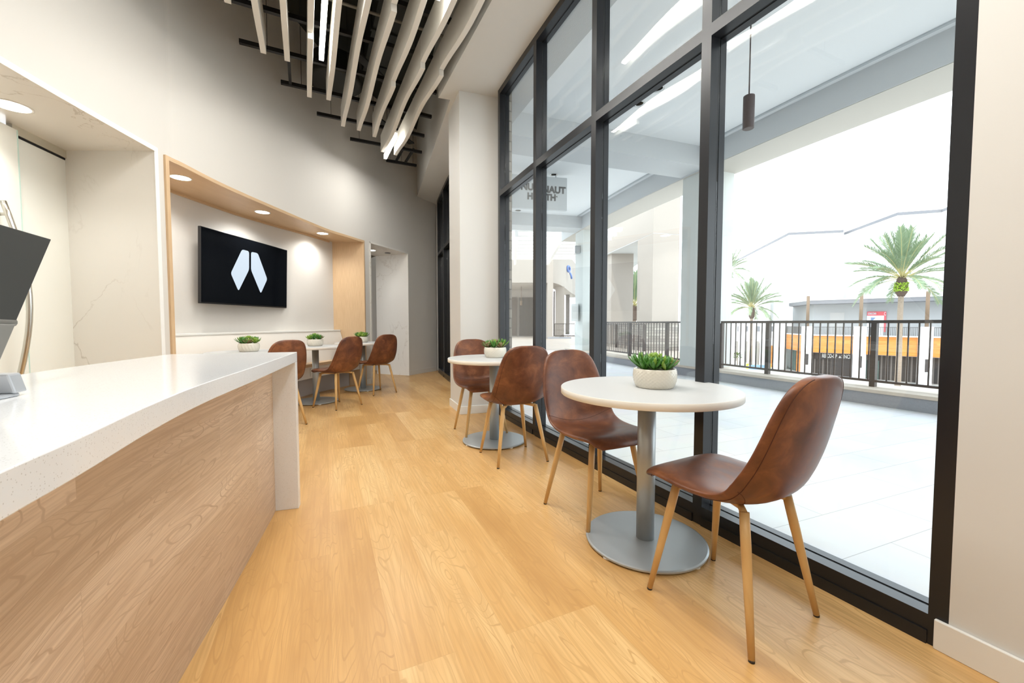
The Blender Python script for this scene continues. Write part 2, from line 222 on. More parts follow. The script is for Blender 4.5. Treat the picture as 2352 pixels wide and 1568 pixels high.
# ------------------------------------------------------------------ mesh building
class MB:
    def __init__(s): s.v = []; s.f = []; s.m = []; s.uv = []; s.sm = []
    def add(s, vs, fs, mi=0, uvs=None, smooth=False):
        o = len(s.v); s.v += [tuple(p) for p in vs]
        for k, f in enumerate(fs):
            s.f.append([o + i for i in f]); s.m.append(mi); s.sm.append(smooth)
            s.uv.append([uvs[i] for i in f] if uvs else None)
        return s
    def quad(s, a, b, c, d, mi=0):
        a, b, c, d = map(Vector, (a, b, c, d)); l = (b - a).length; h = (d - a).length
        return s.add([a, b, c, d], [[0, 1, 2, 3]], mi, [(0, 0), (l, 0), (l, h), (0, h)])
    def box(s, x0, x1, y0, y1, z0, z1, mi=0):
        return s.prism([(x0, y0), (x1, y0), (x1, y1), (x0, y1)], z0, z1, mi)
    def prism(s, poly, z0, z1, mi=0, top=None):
        poly = [Vector((p[0], p[1])) for p in poly]
        a = sum(poly[i].x * poly[(i + 1) % len(poly)].y - poly[(i + 1) % len(poly)].x * poly[i].y for i in range(len(poly)))
        if a < 0: poly.reverse()
        n = len(poly); u = 0
        for i in range(n):
            p, q = poly[i], poly[(i + 1) % n]; l = (q - p).length
            s.add([(p.x, p.y, z0), (q.x, q.y, z0), (q.x, q.y, z1), (p.x, p.y, z1)], [[0, 1, 2, 3]], mi, [(u, z0), (u + l, z0), (u + l, z1), (u, z1)]); u += l
        uv = [(p.x, p.y) for p in poly]
        s.add([(p.x, p.y, z1) for p in poly], [list(range(n))], mi if top is None else top, uv)
        s.add([(p.x, p.y, z0) for p in poly], [list(range(n))[::-1]], mi, uv)
        return s
    def hexa(s, P, mi=0):   # 8 points: bottom 4 ccw, top 4
        P = [Vector(p) for p in P]
        for f in ([0, 3, 2, 1], [4, 5, 6, 7], [0, 1, 5, 4], [1, 2, 6, 5], [2, 3, 7, 6], [3, 0, 4, 7]):
            s.quad(*[P[i] for i in f], mi)
        return s
    def obox(s, c, ax, ay, az, mi=0):   # centre, half-axis vectors
        c, ax, ay, az = map(Vector, (c, ax, ay, az))
        return s.hexa([c - ax - ay - az, c + ax - ay - az, c + ax + ay - az, c - ax + ay - az, c - ax - ay + az, c + ax - ay + az, c + ax + ay + az, c - ax + ay + az], mi)
    def bar(s, a, b, w, h, mi=0, up=(0, 0, 1)):
        a, b = Vector(a), Vector(b); d = (b - a).normalized(); side = d.cross(Vector(up))
        if side.length < 1e-4: side = d.cross(Vector((1, 0, 0)))
        side.normalize(); u = side.cross(d)
        return s.obox((a + b) / 2, (b - a) / 2, side * w / 2, u * h / 2, mi)
    def tube(s, pts, rad, n=10, mi=0, cap=True, smooth=True):
        pts = [Vector(p) for p in pts]; rad = rad if isinstance(rad, (list, tuple)) else [rad] * len(pts)
        rings = []; d0 = (pts[1] - pts[0]).normalized(); x = d0.orthogonal().normalized()
        for i, p in enumerate(pts):
            d = (pts[min(i + 1, len(pts) - 1)] - pts[max(i - 1, 0)]).normalized(); x = (x - d * x.dot(d)).normalized(); y = d.cross(x)
            rings.append([p + (x * math.cos(2 * PI * k / n) + y * math.sin(2 * PI * k / n)) * rad[i] for k in range(n)])
        V = [q for r in rings for q in r]; F = []
        for i in range(len(pts) - 1):
            for k in range(n): F.append([i * n + k, i * n + (k + 1) % n, (i + 1) * n + (k + 1) % n, (i + 1) * n + k])
        s.add(V, F, mi, None, smooth)
        if cap: s.add(rings[0], [list(range(n))[::-1]], mi); s.add(rings[-1], [list(range(n))], mi)
        return s
    def lathe(s, prof, n=32, c=(0, 0, 0), mi=0, smooth=True, disp=None):
        c = Vector(c); V = []; F = []; m = len(prof)
        for i, (r, z) in enumerate(prof):
            for k in range(n):
                rr = r + (disp(k, i) if disp else 0); a = 2 * PI * k / n
                V.append(c + Vector((rr * math.cos(a), rr * math.sin(a), z)))
        for i in range(m - 1):
            for k in range(n): F.append([i * n + k, i * n + (k + 1) % n, (i + 1) * n + (k + 1) % n, (i + 1) * n + k])
        s.add(V, F, mi, None, smooth)
        if prof[0][0] > 1e-6: s.add(V[:n], [list(range(n))[::-1]], mi)
        if prof[-1][0] > 1e-6: s.add(V[-n:], [list(range(n))], mi)
        return s
    def strip(s, pts, z0, z1, mi=0, flip=False):     # vertical sheet along a polyline
        u = 0
        for p, q in zip(pts[:-1], pts[1:]):
            p, q = Vector((p[0], p[1], 0)), Vector((q[0], q[1], 0)); l = (q - p).length
            v = [(p.x, p.y, z0), (q.x, q.y, z0), (q.x, q.y, z1), (p.x, p.y, z1)]; uv = [(u, z0), (u + l, z0), (u + l, z1), (u, z1)]
            s.add(v, [[0, 1, 2, 3] if not flip else [3, 2, 1, 0]], mi, uv); u += l
        return s
    def ribbon(s, A, B, z0, z1, mi=0, top=None):     # solid between two polylines of equal length
        n = len(A); u = 0
        A = [Vector((p[0], p[1])) for p in A]; B = [Vector((p[0], p[1])) for p in B]
        for i in range(n - 1):
            a, b, c, d = A[i], A[i + 1], B[i + 1], B[i]; l = (b - a).length; w0 = (d - a).length
            s.add([(a.x, a.y, z1), (b.x, b.y, z1), (c.x, c.y, z1), (d.x, d.y, z1)], [[0, 1, 2, 3]], mi if top is None else top, [(u, 0), (u + l, 0), (u + l, w0), (u, w0)])
            s.add([(a.x, a.y, z0), (d.x, d.y, z0), (c.x, c.y, z0), (b.x, b.y, z0)], [[0, 1, 2, 3]], mi, [(u, 0), (u, w0), (u + l, w0), (u + l, 0)])
            s.add([(a.x, a.y, z0), (b.x, b.y, z0), (b.x, b.y, z1), (a.x, a.y, z1)], [[0, 1, 2, 3]], mi, [(u, z0), (u + l, z0), (u + l, z1), (u, z1)])
            s.add([(c.x, c.y, z0), (d.x, d.y, z0), (d.x, d.y, z1), (c.x, c.y, z1)], [[0, 1, 2, 3]], mi, [(u + l, z0), (u, z0), (u, z1), (u + l, z1)])
            u += l
        for P, Q in ((B[0], A[0]), (A[-1], B[-1])): s.quad((P.x, P.y, z0), (Q.x, Q.y, z0), (Q.x, Q.y, z1), (P.x, P.y, z1), mi)
        return s
    def build(s, name, mats, parent=None, bevel=0, loc=None, **tags):
        me = bpy.data.meshes.new(name); me.from_pydata(s.v, [], s.f)
        mats = [mats] if isinstance(mats, str) else mats
        for m in mats: me.materials.append(MATS[m])
        uvl = me.uv_layers.new(name='uv')
        for p, mi, uv, sm in zip(me.polygons, s.m, s.uv, s.sm):
            p.material_index = mi; p.use_smooth = sm
            if uv:
                for li, t in zip(p.loop_indices, uv): uvl.data[li].uv = t
        me.validate(); me.update()
        bm = bmesh.new(); bm.from_mesh(me); bmesh.ops.remove_doubles(bm, verts=bm.verts, dist=1e-5); bmesh.ops.recalc_face_normals(bm, faces=bm.faces) if tags.pop('recalc', True) else None; bm.to_mesh(me); bm.free()
        o = bpy.data.objects.new(name, me); COL.objects.link(o)
        if parent: o.parent = parent
        if loc: o.location = loc
        if bevel:
            b = o.modifiers.new('bevel', 'BEVEL'); b.width = bevel; b.segments = 2; b.limit_method = 'ANGLE'; b.angle_limit = 0.7
        for k, v in tags.items(): o[k] = v
        return o
def thing(name, label, cat, loc=(0, 0, 0), rz=0.0, group=None):
    o = bpy.data.objects.new(name, None); COL.objects.link(o); o.location = loc; o.rotation_euler = (0, 0, rz); o.empty_display_size = 0.1
    o['label'] = label; o['category'] = cat
    if group: o['group'] = group
    return o
def structure(name, mb, mats, parent=None, bevel=0):
    o = mb.build(name, mats, parent, bevel)
    if not parent: o['kind'] = 'structure'
    return o
def struct_root(name):
    o = bpy.data.objects.new(name, None); COL.objects.link(o); o['kind'] = 'structure'; return o
def copy_tree(o, parent=None):
    c = o.copy(); COL.objects.link(c); c.parent = parent
    for ch in list(o.children): copy_tree(ch, c)
    return c
def text_mesh(name, txt, size, depth, M, matn, parent, sx=1.0, offset=0.0):
    cu = bpy.data.curves.new(name, 'FONT'); cu.body = txt; cu.size = size; cu.extrude = depth; cu.align_x = 'LEFT'; cu.offset = offset
    t = bpy.data.objects.new(name, cu); COL.objects.link(t); bpy.context.view_layer.update()
    me = bpy.data.meshes.new_from_object(t); bpy.data.objects.remove(t)
    me.transform(Matrix.Diagonal((sx, 1, 1, 1))); me.transform(M); me.materials.clear(); me.materials.append(MATS[matn])
    o = bpy.data.objects.new(name, me); COL.objects.link(o); o.parent = parent; return o
def catmull(P, n=6):
    P = [Vector((p[0], p[1])) for p in P]; out = []
    for i in range(len(P) - 1):
        p0 = P[max(i - 1, 0)]; p1 = P[i]; p2 = P[i + 1]; p3 = P[min(i + 2, len(P) - 1)]
        for k in range(n):
            t = k / n; out.append(0.5 * ((2 * p1) + (-p0 + p2) * t + (2 * p0 - 5 * p1 + 4 * p2 - p3) * t * t + (-p0 + 3 * p1 - 3 * p2 + p3) * t ** 3))
    out.append(P[-1]); return out
def offset_path(P, d):     # shift to the right of travel
    out = []
    for i in range(len(P)):
        t = (P[min(i + 1, len(P) - 1)] - P[max(i - 1, 0)]).normalized(); out.append(P[i] + Vector((t.y, -t.x)) * d)
    return out
def cut(P, y0, y1):        # part of a path (rising Y) between two depths
    def at(y):
        for a, b in zip(P[:-1], P[1:]):
            if a.y <= y <= b.y: return a.lerp(b, (y - a.y) / max(1e-9, b.y - a.y))
        return P[0] if y < P[0].y else P[-1]
    return [at(y0)] + [p for p in P if y0 + 1e-4 < p.y < y1 - 1e-4] + [at(y1)]
DECK = 4.95; SOF = 3.62
# ================================================================== THE ROOM
WP = catmull([(-1.55, -1.6), (-2.15, 0.0), (-2.45, 1.0), (-2.70, 2.226), (-2.85, 3.34), (-2.86, 3.6), (-2.88, 4.1), (-2.845, 4.75), (-2.735, 5.98), (-2.605, 6.5), (-2.445, 7.05), (-2.05, 8.19), (-1.66, 8.985)], 8)
NY0, NY1, NZ = 3.45, 6.90, 2.425       # wooden alcove
PY0, PY1, PZ = 7.06, 8.17, 2.44        # far marble portal
LY1 = 3.335                            # near marble portal ends here
w = MB()
for (a, b, z0) in ((-1.6, 0.9, 0.0), (0.9, LY1, PZ), (LY1, NY0, 0.0), (NY0, NY1, NZ), (NY1, PY0, 0.0), (PY0, PY1, PZ), (PY1, 8.985, 0.0)):
    seg = cut(WP, a, b); w.ribbon(seg, offset_path(seg, -0.12), z0, DECK)
structure('wall_left', w, 'wall_paint')
# floor
fl = [arc(thY(y), 0.05) for y in (-2.2, -1, 0, 1, 2, 3, 4, 5, 6, 7, 8, 9.2)]
structure('floor', MB().prism([(p.x, p.y) for p in fl] + [(-6, 9.2), (-6, -2.2)], -0.12, 0.0), 'floor_maple')
# dark open deck above
structure('ceiling', MB().box(-6.3, 3.2, -2.4, 10.4, DECK, DECK + 0.15), 'deck_dark')
structure('wall_back', MB().box(-6.3, 3.2, -2.5, -2.2, -0.1, DECK), 'wall_paint')
structure('wall_far', MB().box(-6.3, -1.5, 9.05, 9.2, -0.1, DECK), 'wall_paint')
# right wall beside the window
M0R = cyl(2210, 800); t0r = th(M0R.x, M0R.y)
rwd = Vector((0.047, -0.098)).normalized(); A = arc(t0r, 0.0).to_2d(); B = A + rwd * 3.9
nrm = Vector((-rwd.y, rwd.x))
nrm = nrm if nrm.x > 0 else -nrm
structure('wall_right', MB().prism([A, B, B + nrm * 0.25, A + nrm * 0.25], 0, DECK), 'white_paint')
A2 = A - rwd * 0.03 - nrm * 0.013; B2 = B - nrm * 0.013
structure('baseboard_right', MB().prism([A2, B2, B2 + nrm * 0.013, A2 + nrm * 0.0131], 0, 0.097), 'trim_paint', bevel=0.003)
seg = cut(WP, PY1 + 0.02, 8.97); structure('baseboard_left', MB().ribbon(seg, offset_path(seg, 0.012), 0, 0.09), 'wall_paint')
seg = cut(WP, NY1 + 0.03, PY0 - 0.02); structure('baseboard_left.001', MB().ribbon(seg, offset_path(seg, 0.012), 0, 0.09), 'trim_paint')
# bulkheads over the windows
k1, k2, k3 = G(1007, 225, SOF), G(1034, 229, SOF), G(1130, 0, SOF)
dirb = (k1 - k3).to_2d().normalized(); near_in = [k3.to_2d() - dirb * 4.6, k3.to_2d(), k1.to_2d()]
outer = [arc(thY(y), 0.12).to_2d() for y in (4.95, 4.0, 3.0, 2.0, 1.0, 0.0, -0.8)]
structure('ceiling_bulkhead', MB().prism(near_in + [k2.to_2d()] + outer, SOF, DECK), 'white_paint')
f1_, f2_ = G(959, 449, SOF).to_2d(), G(1000, 467, SOF).to_2d()
outer = [arc(thY(y), 0.12).to_2d() for y in (9.3, 8.0, 7.0, 6.0, 5.0)]
structure('ceiling_bulkhead.001', MB().prism([k2.to_2d(), f1_ + (f1_ - k2.to_2d()) * 0.05] + outer, SOF, DECK), 'white_paint')
# column between the window groups
ca, cb, cc = G(1057, 952).to_2d(), G(1126, 947).to_2d(), G(1033, 931.3).to_2d()
tb = (cb - ca).normalized(); ta = (cc - ca).normalized()
c0 = ca + tb * 0.012 + ta * 0.012
colp = [c0, c0 + tb * 0.47, c0 + tb * 0.47 + ta * 0.54, c0 + ta * 0.54]
structure('wall_column', MB().prism(colp, 0, SOF), 'white_paint')
bb = [ca, ca + tb * 0.36, ca + tb * 0.36 + ta * 0.56, ca + ta * 0.565]
structure('baseboard_column', MB().prism(bb, 0, 0.093), 'trim_paint', bevel=0.003)
# ------------------------------------------------------------------ windows
def member(mb, t0, t1, z0, z1, n=4):
    """a frame member between two angles: inner tube, gasket, outer tube"""
    for d0, d1, mi, sh in ((0.0, 0.055, 0, 0), (0.055, 0.069, 1, 0.003), (0.069, 0.11, 0, 0)):
        k = sh / R0 * (1 if t1 > t0 else -1); a, b = t0 + k, t1 - k
        zz0, zz1 = (z0, z1 - sh) if z0 <= 0.01 else (z0 + sh, z1 - sh)
        ts = [a + (b - a) * i / n for i in range(n + 1)]
        mb.ribbon([arc(t, d0) for t in ts], [arc(t, d1) for t in ts], zz0, zz1, mi)
dth = 0.056 / R0
MPX = [(2160, 800), (1604, 500), (1357, 400), (1225, 300), (1144, 300)]
TL = []                                    # theta of the far (left) edge of each mullion
for q in MPX: p = cyl(*q); TL.append(th(p.x, p.y))
TL = [t if t > 0 else t + 2 * PI for t in TL]
def mullion(name, tl, z1=SOF):
    mb = MB(); member(mb, tl, tl + dth, 0.0, z1, 1); return mb
HB, T0, T1, HD0 = 0.098, 2.455, 2.515, 3.56
wi = 0
def bay(tnear, tfar):
    """opening between theta tnear (near) and tfar (far): sill, transom, head, two panes"""
    global wi
    wi += 1; r = struct_root('window_%d' % wi)
    fr = MB(); member(fr, tnear, tfar, 0.0, HB); member(fr, tnear, tfar, T0, T1); member(fr, tnear, tfar, HD0, SOF)
    ts = [tnear + (tfar - tnear) * i / 4 for i in range(5)]
    fr.ribbon([arc(t, -0.006) for t in ts], [arc(t, 0.0) for t in ts], 0, 0.045, 0)   # low kick strip of the sill
    fr.build('window_frame', ['frame_bronze', 'gasket'], r)
    for z0, z1 in ((HB, T0), (T1, HD0)):
        g = MB().ribbon([arc(tnear, 0.058), arc(tfar, 0.058)], [arc(tnear, 0.064), arc(tfar, 0.064)], z0 - 0.012, z1 + 0.012)
        g.build('glass_pane', 'clear_glass', r)
for i in range(4): bay(TL[i] - 0.0, TL[i + 1] + dth)
for i, t in enumerate(TL):
    o = mullion('window_mullion', t).build('window_mullion', ['frame_bronze', 'gasket']); o['kind'] = 'structure'
# far group behind the column
FT = []
for q in [(1060, 700), (1018, 620), (1005, 620)]: p = cyl(*q); t = th(p.x, p.y); FT.append(t if t > 0 else t + 2 * PI)
for i in range(2): bay(FT[i], FT[i + 1] + dth)
for t in FT: o = mullion('window_mullion', t).build('window_mullion', ['frame_bronze', 'gasket']); o['kind'] = 'structure'
# ------------------------------------------------------------------ near marble portal with frosted glass
m_ = MB(); zi = PZ - 0.03
fa = cut(WP, 0.9, LY1); fo = offset_path(fa, 0.012); bk = [Vector((-3.60 + (3.34 - p.y) * 0.02, p.y)) for p in fa]
bk = [Vector((p.x - 0.80, p.y)) for p in fa]
m_.ribbon(fo, bk, zi, PZ)                                             # marble ceiling of the portal
jx = fo[-1]; m_.prism([(jx.x, jx.y), (jx.x - 0.72, jx.y), (jx.x - 0.72, jx.y - 0.028), (jx.x, jx.y - 0.028)], 0, zi)
m_.ribbon([p for p in offset_path(fa, 0.016)], [p for p in fo], zi - 0.002, PZ + 0.004, 1)
m_.prism([(jx.x + 0.004, jx.y + 0.004), (jx.x, jx.y + 0.004), (jx.x, jx.y - 0.03), (jx.x + 0.004, jx.y - 0.03)], 0, PZ, 1)
structure('trim_1', m_, ['marble', 'edge_white'])
dA, dB = Vector((-3.436, 2.863)), Vector((-3.546, 3.306)); dd = (dB - dA).normalized(); dn = Vector((dd.y, -dd.x))
def dp(s, off=0): return dA + dd * s + dn * off
drt = struct_root('door_1')
MB().prism([dp(0.012), dp(0.46), dp(0.46, -0.012), dp(0.012, -0.012)], 0, zi - 0.06).build('glass_panel', 'frosted_glass', drt)
MB().prism([dp(-1.6, 0.014), dp(0.02, 0.014), dp(0.02, 0.026), dp(-1.6, 0.026)], 0.02, zi - 0.035).build('door_leaf', 'frosted_glass', drt)
MB().prism([dp(0.012, 0.012), dp(0.022, 0.012), dp(0.022, 0.027), dp(0.012, 0.027)], 0.02, zi - 0.035).build('glass_edge', 'glass_edge', drt)
MB().prism([dp(0.0, -0.02), dp(0.46, -0.02), dp(0.46, 0.012), dp(0.0, 0.012)], zi - 0.06, zi).build('door_track', 'steel_light', drt)
MB().prism([dp(0.0, -0.012), dp(0.455, -0.012), dp(0.455, 0.004), dp(0.0, 0.004)], zi - 0.075, zi - 0.06).build('track_seal', 'gasket', drt)
hp = []
for i in range(15):
    a = i / 14; z = 0.62 + a * 1.22; bow = 0.10 * math.sin(PI * a) + 0.05
    q = dp(-0.15 - 0.03 * a, 0.026 + bow); hp.append((q.x, q.y, z))
hd = MB(); hd.tube(hp, 0.016, 12)
for z, a in ((0.70, 0.07), (1.76, 0.93)):
    q0 = dp(-0.15, 0.026); q1 = dp(-0.15 - 0.03 * a, 0.026 + 0.05 + 0.10 * math.sin(PI * a)); hd.tube([(q0.x, q0.y, z), (q1.x, q1.y, z)], 0.01, 10)
hd.build('door_handle', 'brushed_steel', drt)
# bright room behind the frosted glass
structure('wall_behind_glass', MB().box(-4.6, -4.5, -1.6, 3.6, 0, DECK), 'white_paint')
# ------------------------------------------------------------------ far marble portal
fa = cut(WP, PY0, PY1); f0, f1 = fa[0], fa[-1]; inn = Vector((-0.73, 0.29))
m_ = MB(); th_ = 0.028; td = (f1 - f0).normalized(); nn = Vector((td.y, -td.x)) * 0.014
e0, e1 = f0 + nn, f1 + nn
m_.prism([e1, e1 + inn, e1 + inn - td * th_, e1 - td * th_], 0, PZ)
m_.prism([e0, e0 + inn * 0.16, e0 + inn * 0.16 + td * th_, e0 + td * th_], 0, PZ)
m_.prism([e0, e1, e1 + inn, e0 + inn], PZ - th_, PZ)
structure('trim_2', m_, ['marble'])
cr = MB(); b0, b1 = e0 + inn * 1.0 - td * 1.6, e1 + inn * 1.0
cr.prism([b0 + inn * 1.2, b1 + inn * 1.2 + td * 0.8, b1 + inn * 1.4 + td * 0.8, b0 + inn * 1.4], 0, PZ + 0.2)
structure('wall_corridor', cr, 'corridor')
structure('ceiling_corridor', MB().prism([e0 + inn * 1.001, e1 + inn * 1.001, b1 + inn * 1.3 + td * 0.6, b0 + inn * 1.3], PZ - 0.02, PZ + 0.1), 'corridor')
# ------------------------------------------------------------------ wooden alcove
NB = catmull([(-3.435, NY0), (-3.45, 4.15), (-3.44, 4.4), (-3.42, 4.7), (-3.385, 5.07), (-3.31, 5.46), (-3.24, 5.75), (-3.11, 6.2), (-2.985, NY1 - 0.04)], 5)
fa = cut(WP, NY0, NY1); zt = NZ - 0.034; pr = 0.022
fp = offset_path(fa, pr); bk = []
for i, p in enumerate(fa):
    s_ = i / (len(fa) - 1); y = NY0 + (NY1 - 0.04 - NY0) * s_; bk.append(cut(NB, y, NY1)[0] if y < NY1 - 0.05 else NB[-1])
n_ = MB(); n_.ribbon(fp, bk, zt, NZ)
fr = fp[-1]; bR = NB[-1]; n_.prism([fr, (bR.x - 0.01, bR.y), (bR.x - 0.01, bR.y + 0.034), (fr.x + 0.002, fr.y + 0.034)], 0, NZ, 1)
fL = fp[0]; n_.prism([fL, (-3.44, fL.y), (-3.44, fL.y - 0.034), (fL.x, fL.y - 0.034)], 0, NZ, 1)
structure('trim_3', n_, ['niche_oak', 'niche_oak_upright'], bevel=0.002)
nb_in = NB; nb_out = [p + Vector((-0.1, 0)) for p in NB]
structure('wall_alcove', MB().ribbon(nb_in, nb_out, 0, NZ), 'wallcovering')
st_ = offset_path(NB, 0.018); structure('trim_4', MB().ribbon(st_[1:-1], NB[1:-1], zt - 0.028, zt), 'niche_oak')
# ------------------------------------------------------------------ bench in the alcove
bench = thing('bench', 'long white built-in bench with wood seat edge in the oak alcove under the television', 'bench')
inn0 = [p for p in NB if NY0 + 0.04 < p.y < NY1 - 0.06]; inn0 = cut(NB, NY0 + 0.005, NY1 - 0.05)
def wallx(P, y): return cut(P, y, P[-1].y)[0].x
front = [Vector((wallx(WP, p.y) - 0.03, p.y)) for p in inn0]
def blend(A, B, d): return [a + (b - a).normalized() * d for a, b in zip(A, B)]
MB().ribbon(front, inn0, 0.435, 0.475).build('seat', 'niche_oak', bench, bevel=0.003)
MB().ribbon(blend(front, inn0, 0.02), blend(front, inn0, 0.04), 0.275, 0.435).build('front_panel', 'bench_white', bench)
MB().ribbon(blend(front, inn0, 0.20), blend(front, inn0, 0.22), 0.0, 0.29).build('kick_plate', 'kick_grey', bench)
bt = blend(inn0, front, 0.11); bb_ = blend(inn0, front, 0.23)
br_ = MB()
for i in range(len(inn0) - 1):
    a, b = bt[i], bt[i + 1]; c, d = bb_[i + 1], bb_[i]
    br_.quad((d.x, d.y, 0.475), (c.x, c.y, 0.475), (b.x, b.y, 0.915), (a.x, a.y, 0.915))
for k in (0, -1):
    i_ = inn0[k]; br_.add([(bb_[k].x, bb_[k].y, 0.475), (bt[k].x, bt[k].y, 0.915), (i_.x, i_.y, 0.915), (i_.x, i_.y, 0.475)], [[0, 1, 2, 3]])
br_.build('backrest', 'bench_white', bench)
MB().ribbon(blend(inn0, front, 0.118), inn0, 0.915, 0.937).build('top_ledge', 'trim_paint', bench, bevel=0.003)
oy = 5.72; ox = wallx(WP, oy) - 0.05
mo = MB().obox((ox + 0.004, oy, 0.355), (0.003, 0, 0), (0, 0.036, 0), (0, 0, 0.058)); mo.build('outlet_plate', 'trim_paint', bench, bevel=0.002)
# ------------------------------------------------------------------ television
Y1 = 4.36
a = Dp(461, 517, Y1); b = Dp(660, 575, Y1 * 1.331); c = Dp(659, 705, Y1 * 1.331 * 0.999)
ux = (b - a); ux.z = 0; wid = ux.length; ux.normalize(); tn = Vector((ux.y, -ux.x, 0))
tilt = 0.035; uz = (Vector((0, 0, 1)) + tn * tilt).normalized(); tn2 = ux.cross(uz) if ux.cross(uz).dot(tn) > 0 else uz.cross(ux)
hgt = wid * 0.5625; tc_ = (a + b) / 2 - uz * hgt / 2; tc_.z = (a.z + b.z) / 2 - hgt / 2
tv = thing('television', 'large black wall-mounted television showing a two-petal pale blue logo', 'television', tc_)
def tvm(x, z, off): return ux * x + uz * z + tn2 * off
t = MB(); t.obox(tvm(0, 0, -0.018), ux * wid / 2, uz * hgt / 2, tn2 * 0.017); t.obox(tvm(0, 0, -0.045), ux * wid * 0.36, uz * hgt * 0.33, tn2 * 0.018)
t.build('casing', 'tv_bezel', tv, bevel=0.004)
MB().obox(tvm(0, 0.006, 0.0), ux * (wid / 2 - 0.007), uz * (hgt / 2 - 0.012), tn2 * 0.0015).build('screen', 'tv_black', tv)
mt = MB(); mt.obox(tvm(0, 0, -0.10), ux * 0.22, uz * 0.02, tn2 * 0.05); mt.obox(tvm(0, 0, -0.085), ux * 0.03, uz * 0.15, tn2 * 0.03); mt.build('wall_mount', 'black_metal', tv)
def rounded(P, r=0.012, n=4):
    out = []
    for i in range(len(P)):
        p0, p1, p2 = P[i - 1], P[i], P[(i + 1) % len(P)]; rr = min(r, (p0 - p1).length * 0.4, (p2 - p1).length * 0.4)
        a_ = p1 + (p0 - p1).normalized() * rr; b_ = p1 + (p2 - p1).normalized() * rr
        for k in range(n + 1): t_ = k / n; out.append((1 - t_) ** 2 * a_ + 2 * t_ * (1 - t_) * p1 + t_ * t_ * b_)
    return out
def logo(pts):
    P = []
    for x, y in pts:
        q = onplane(440 + x / 7.13, 500 + y / 7.13, tc_ + tn2 * 0.003, tn2) - tc_; P.append(q)
    P = rounded(P, 0.03); m = MB(); n = len(P)
    m.add(P + [p - tn2 * 0.002 for p in P], [list(range(n))] + [[i, (i + 1) % n, n + (i + 1) % n, n + i] for i in range(n)]); return m
logo([(828, 518), (942, 548), (942, 850), (770, 1200), (643, 908)]).build('logo_petal', 'tv_logo', tv)
logo([(976, 556), (1085, 580), (1240, 1005), (1135, 1240), (976, 855)]).build('logo_petal', 'tv_logo', tv)
# ------------------------------------------------------------------ recessed lights
def downlight(x, y, z, r, label, group, power, ang=2.2, es='led_can'):
    t = thing('ceiling_light', label, 'ceiling light', (x, y, z), 0, group)
    MB().lathe([(r + 0.012, 0.0), (r + 0.012, -0.003), (r, -0.004), (r, 0.0)], 32).build('trim_ring', 'edge_white', t)
    MB().lathe([(0.0, -0.0025), (r, -0.0025), (r, -0.0005), (0.0, -0.0005)], 32).build('lens', es, t)
    s = spot_light('ceiling_light_beam', (x, y, z - 0.02), power, ang, 0.7, r=r * 0.8)
    return t
for (x, y), l in zip([(-3.068, 3.852), (-3.028, 5.031), (-2.842, 6.207)], ['nearest the left end of the oak alcove', 'middle one above the television', 'at the far right end of the oak alcove']):
    downlight(x, y, zt, 0.075, 'round recessed light in the oak soffit, ' + l, 'recessed lights in the alcove', 95, 2.7)
downlight(-3.148, 2.636, zi, 0.085, 'round recessed light in the marble ceiling by the frosted glass door', 'recessed lights in the marble portals', 45)
downlight(-2.64, 7.753, PZ - 0.028, 0.075, 'round recessed light inside the narrow far marble portal', 'recessed lights in the marble portals', 20)
v_ = thing('sprinkler_cover', 'small round cover in the soffit of the far marble portal', 'sprinkler', (-2.42, 8.03, PZ - 0.028))
MB().lathe([(0.055, 0), (0.055, -0.008), (0.0, -0.008)], 20).build('cover_plate', 'fascia_grey', v_)
# ================================================================== CEILING BAFFLES
U = Vector((-0.4508, 0.8926)); V = Vector((0.8926, 0.4508))
def uv3(u, v, z): p = U * u + V * v; return Vector((p.x, p.y, z))
BZ, BT = 3.60, 3.872
def baffle(u0, u1, v, label, ph=0.0, lam=1.6):
    o = thing('ceiling_baffle', label, 'ceiling baffle', uv3(u0, v, BT), 0, 'white wavy ceiling baffles')
    n = max(8, int((u1 - u0) / 0.06)); hw = 0.024; L = []; R = []; m = MB(); Vv = []; F = []
    for i in range(n + 1):
        s = (u1 - u0) * i / n; zb = BZ - BT + 0.028 * math.cos(2 * PI * s / lam + PI + ph) - 0.0
        for dv in (-hw, hw):
            for z in (zb, 0.0): q = U * s + V * dv; Vv.append((q.x, q.y, z))
    for i in range(n):
        a = i * 4; b = a + 4     # L bottom, L top, R bottom, R top
        F += [[a, a + 1, b + 1, b], [a + 2, b + 2, b + 3, a + 3], [a, b, b + 2, a + 2], [a + 1, a + 3, b + 3, b + 1]]
    F += [[0, 2, 3, 1], [n * 4, n * 4 + 1, n * 4 + 3, n * 4 + 2]]
    m.add(Vv, F); m.build('board', 'baffle_white', o, bevel=0.003)
    for s in (0.25, (u1 - u0) / 2, u1 - u0 - 0.25):
        q = U * s; MB().tube([(q.x, q.y, -0.01), (q.x, q.y, 0.035)], 0.012, 8).build('hanger_knob', 'edge_white', o)
ORD = ['first', 'second', 'third', 'fourth', 'fifth', 'sixth', 'seventh', 'eighth', 'ninth', 'tenth']
ends = [(4.10, []), (4.69, []), (4.72, []), (5.30, [4.16]), (5.31, []), (5.91, [3.36]), (5.95, [3.50]), (5.95, [4.58]), (6.52, [4.13]), (6.55, [4.16])]
for i, (ue, js) in enumerate(ends):
    v = -0.505 + 0.2 * i; cuts = [ue] + js; 
    while cuts[-1] > 2.2: cuts.append(cuts[-1] - 2.4)
    for k in range(len(cuts) - 1):
        baffle(cuts[k + 1] + 0.002, cuts[k] - 0.002, v, 'white wavy ceiling baffle, %s from the curved wall, %s' % (ORD[i], ['far board of its run', 'middle board of its run', 'near board of its run'][k] if k < 3 else 'nearest board'), 0.0, 1.6)
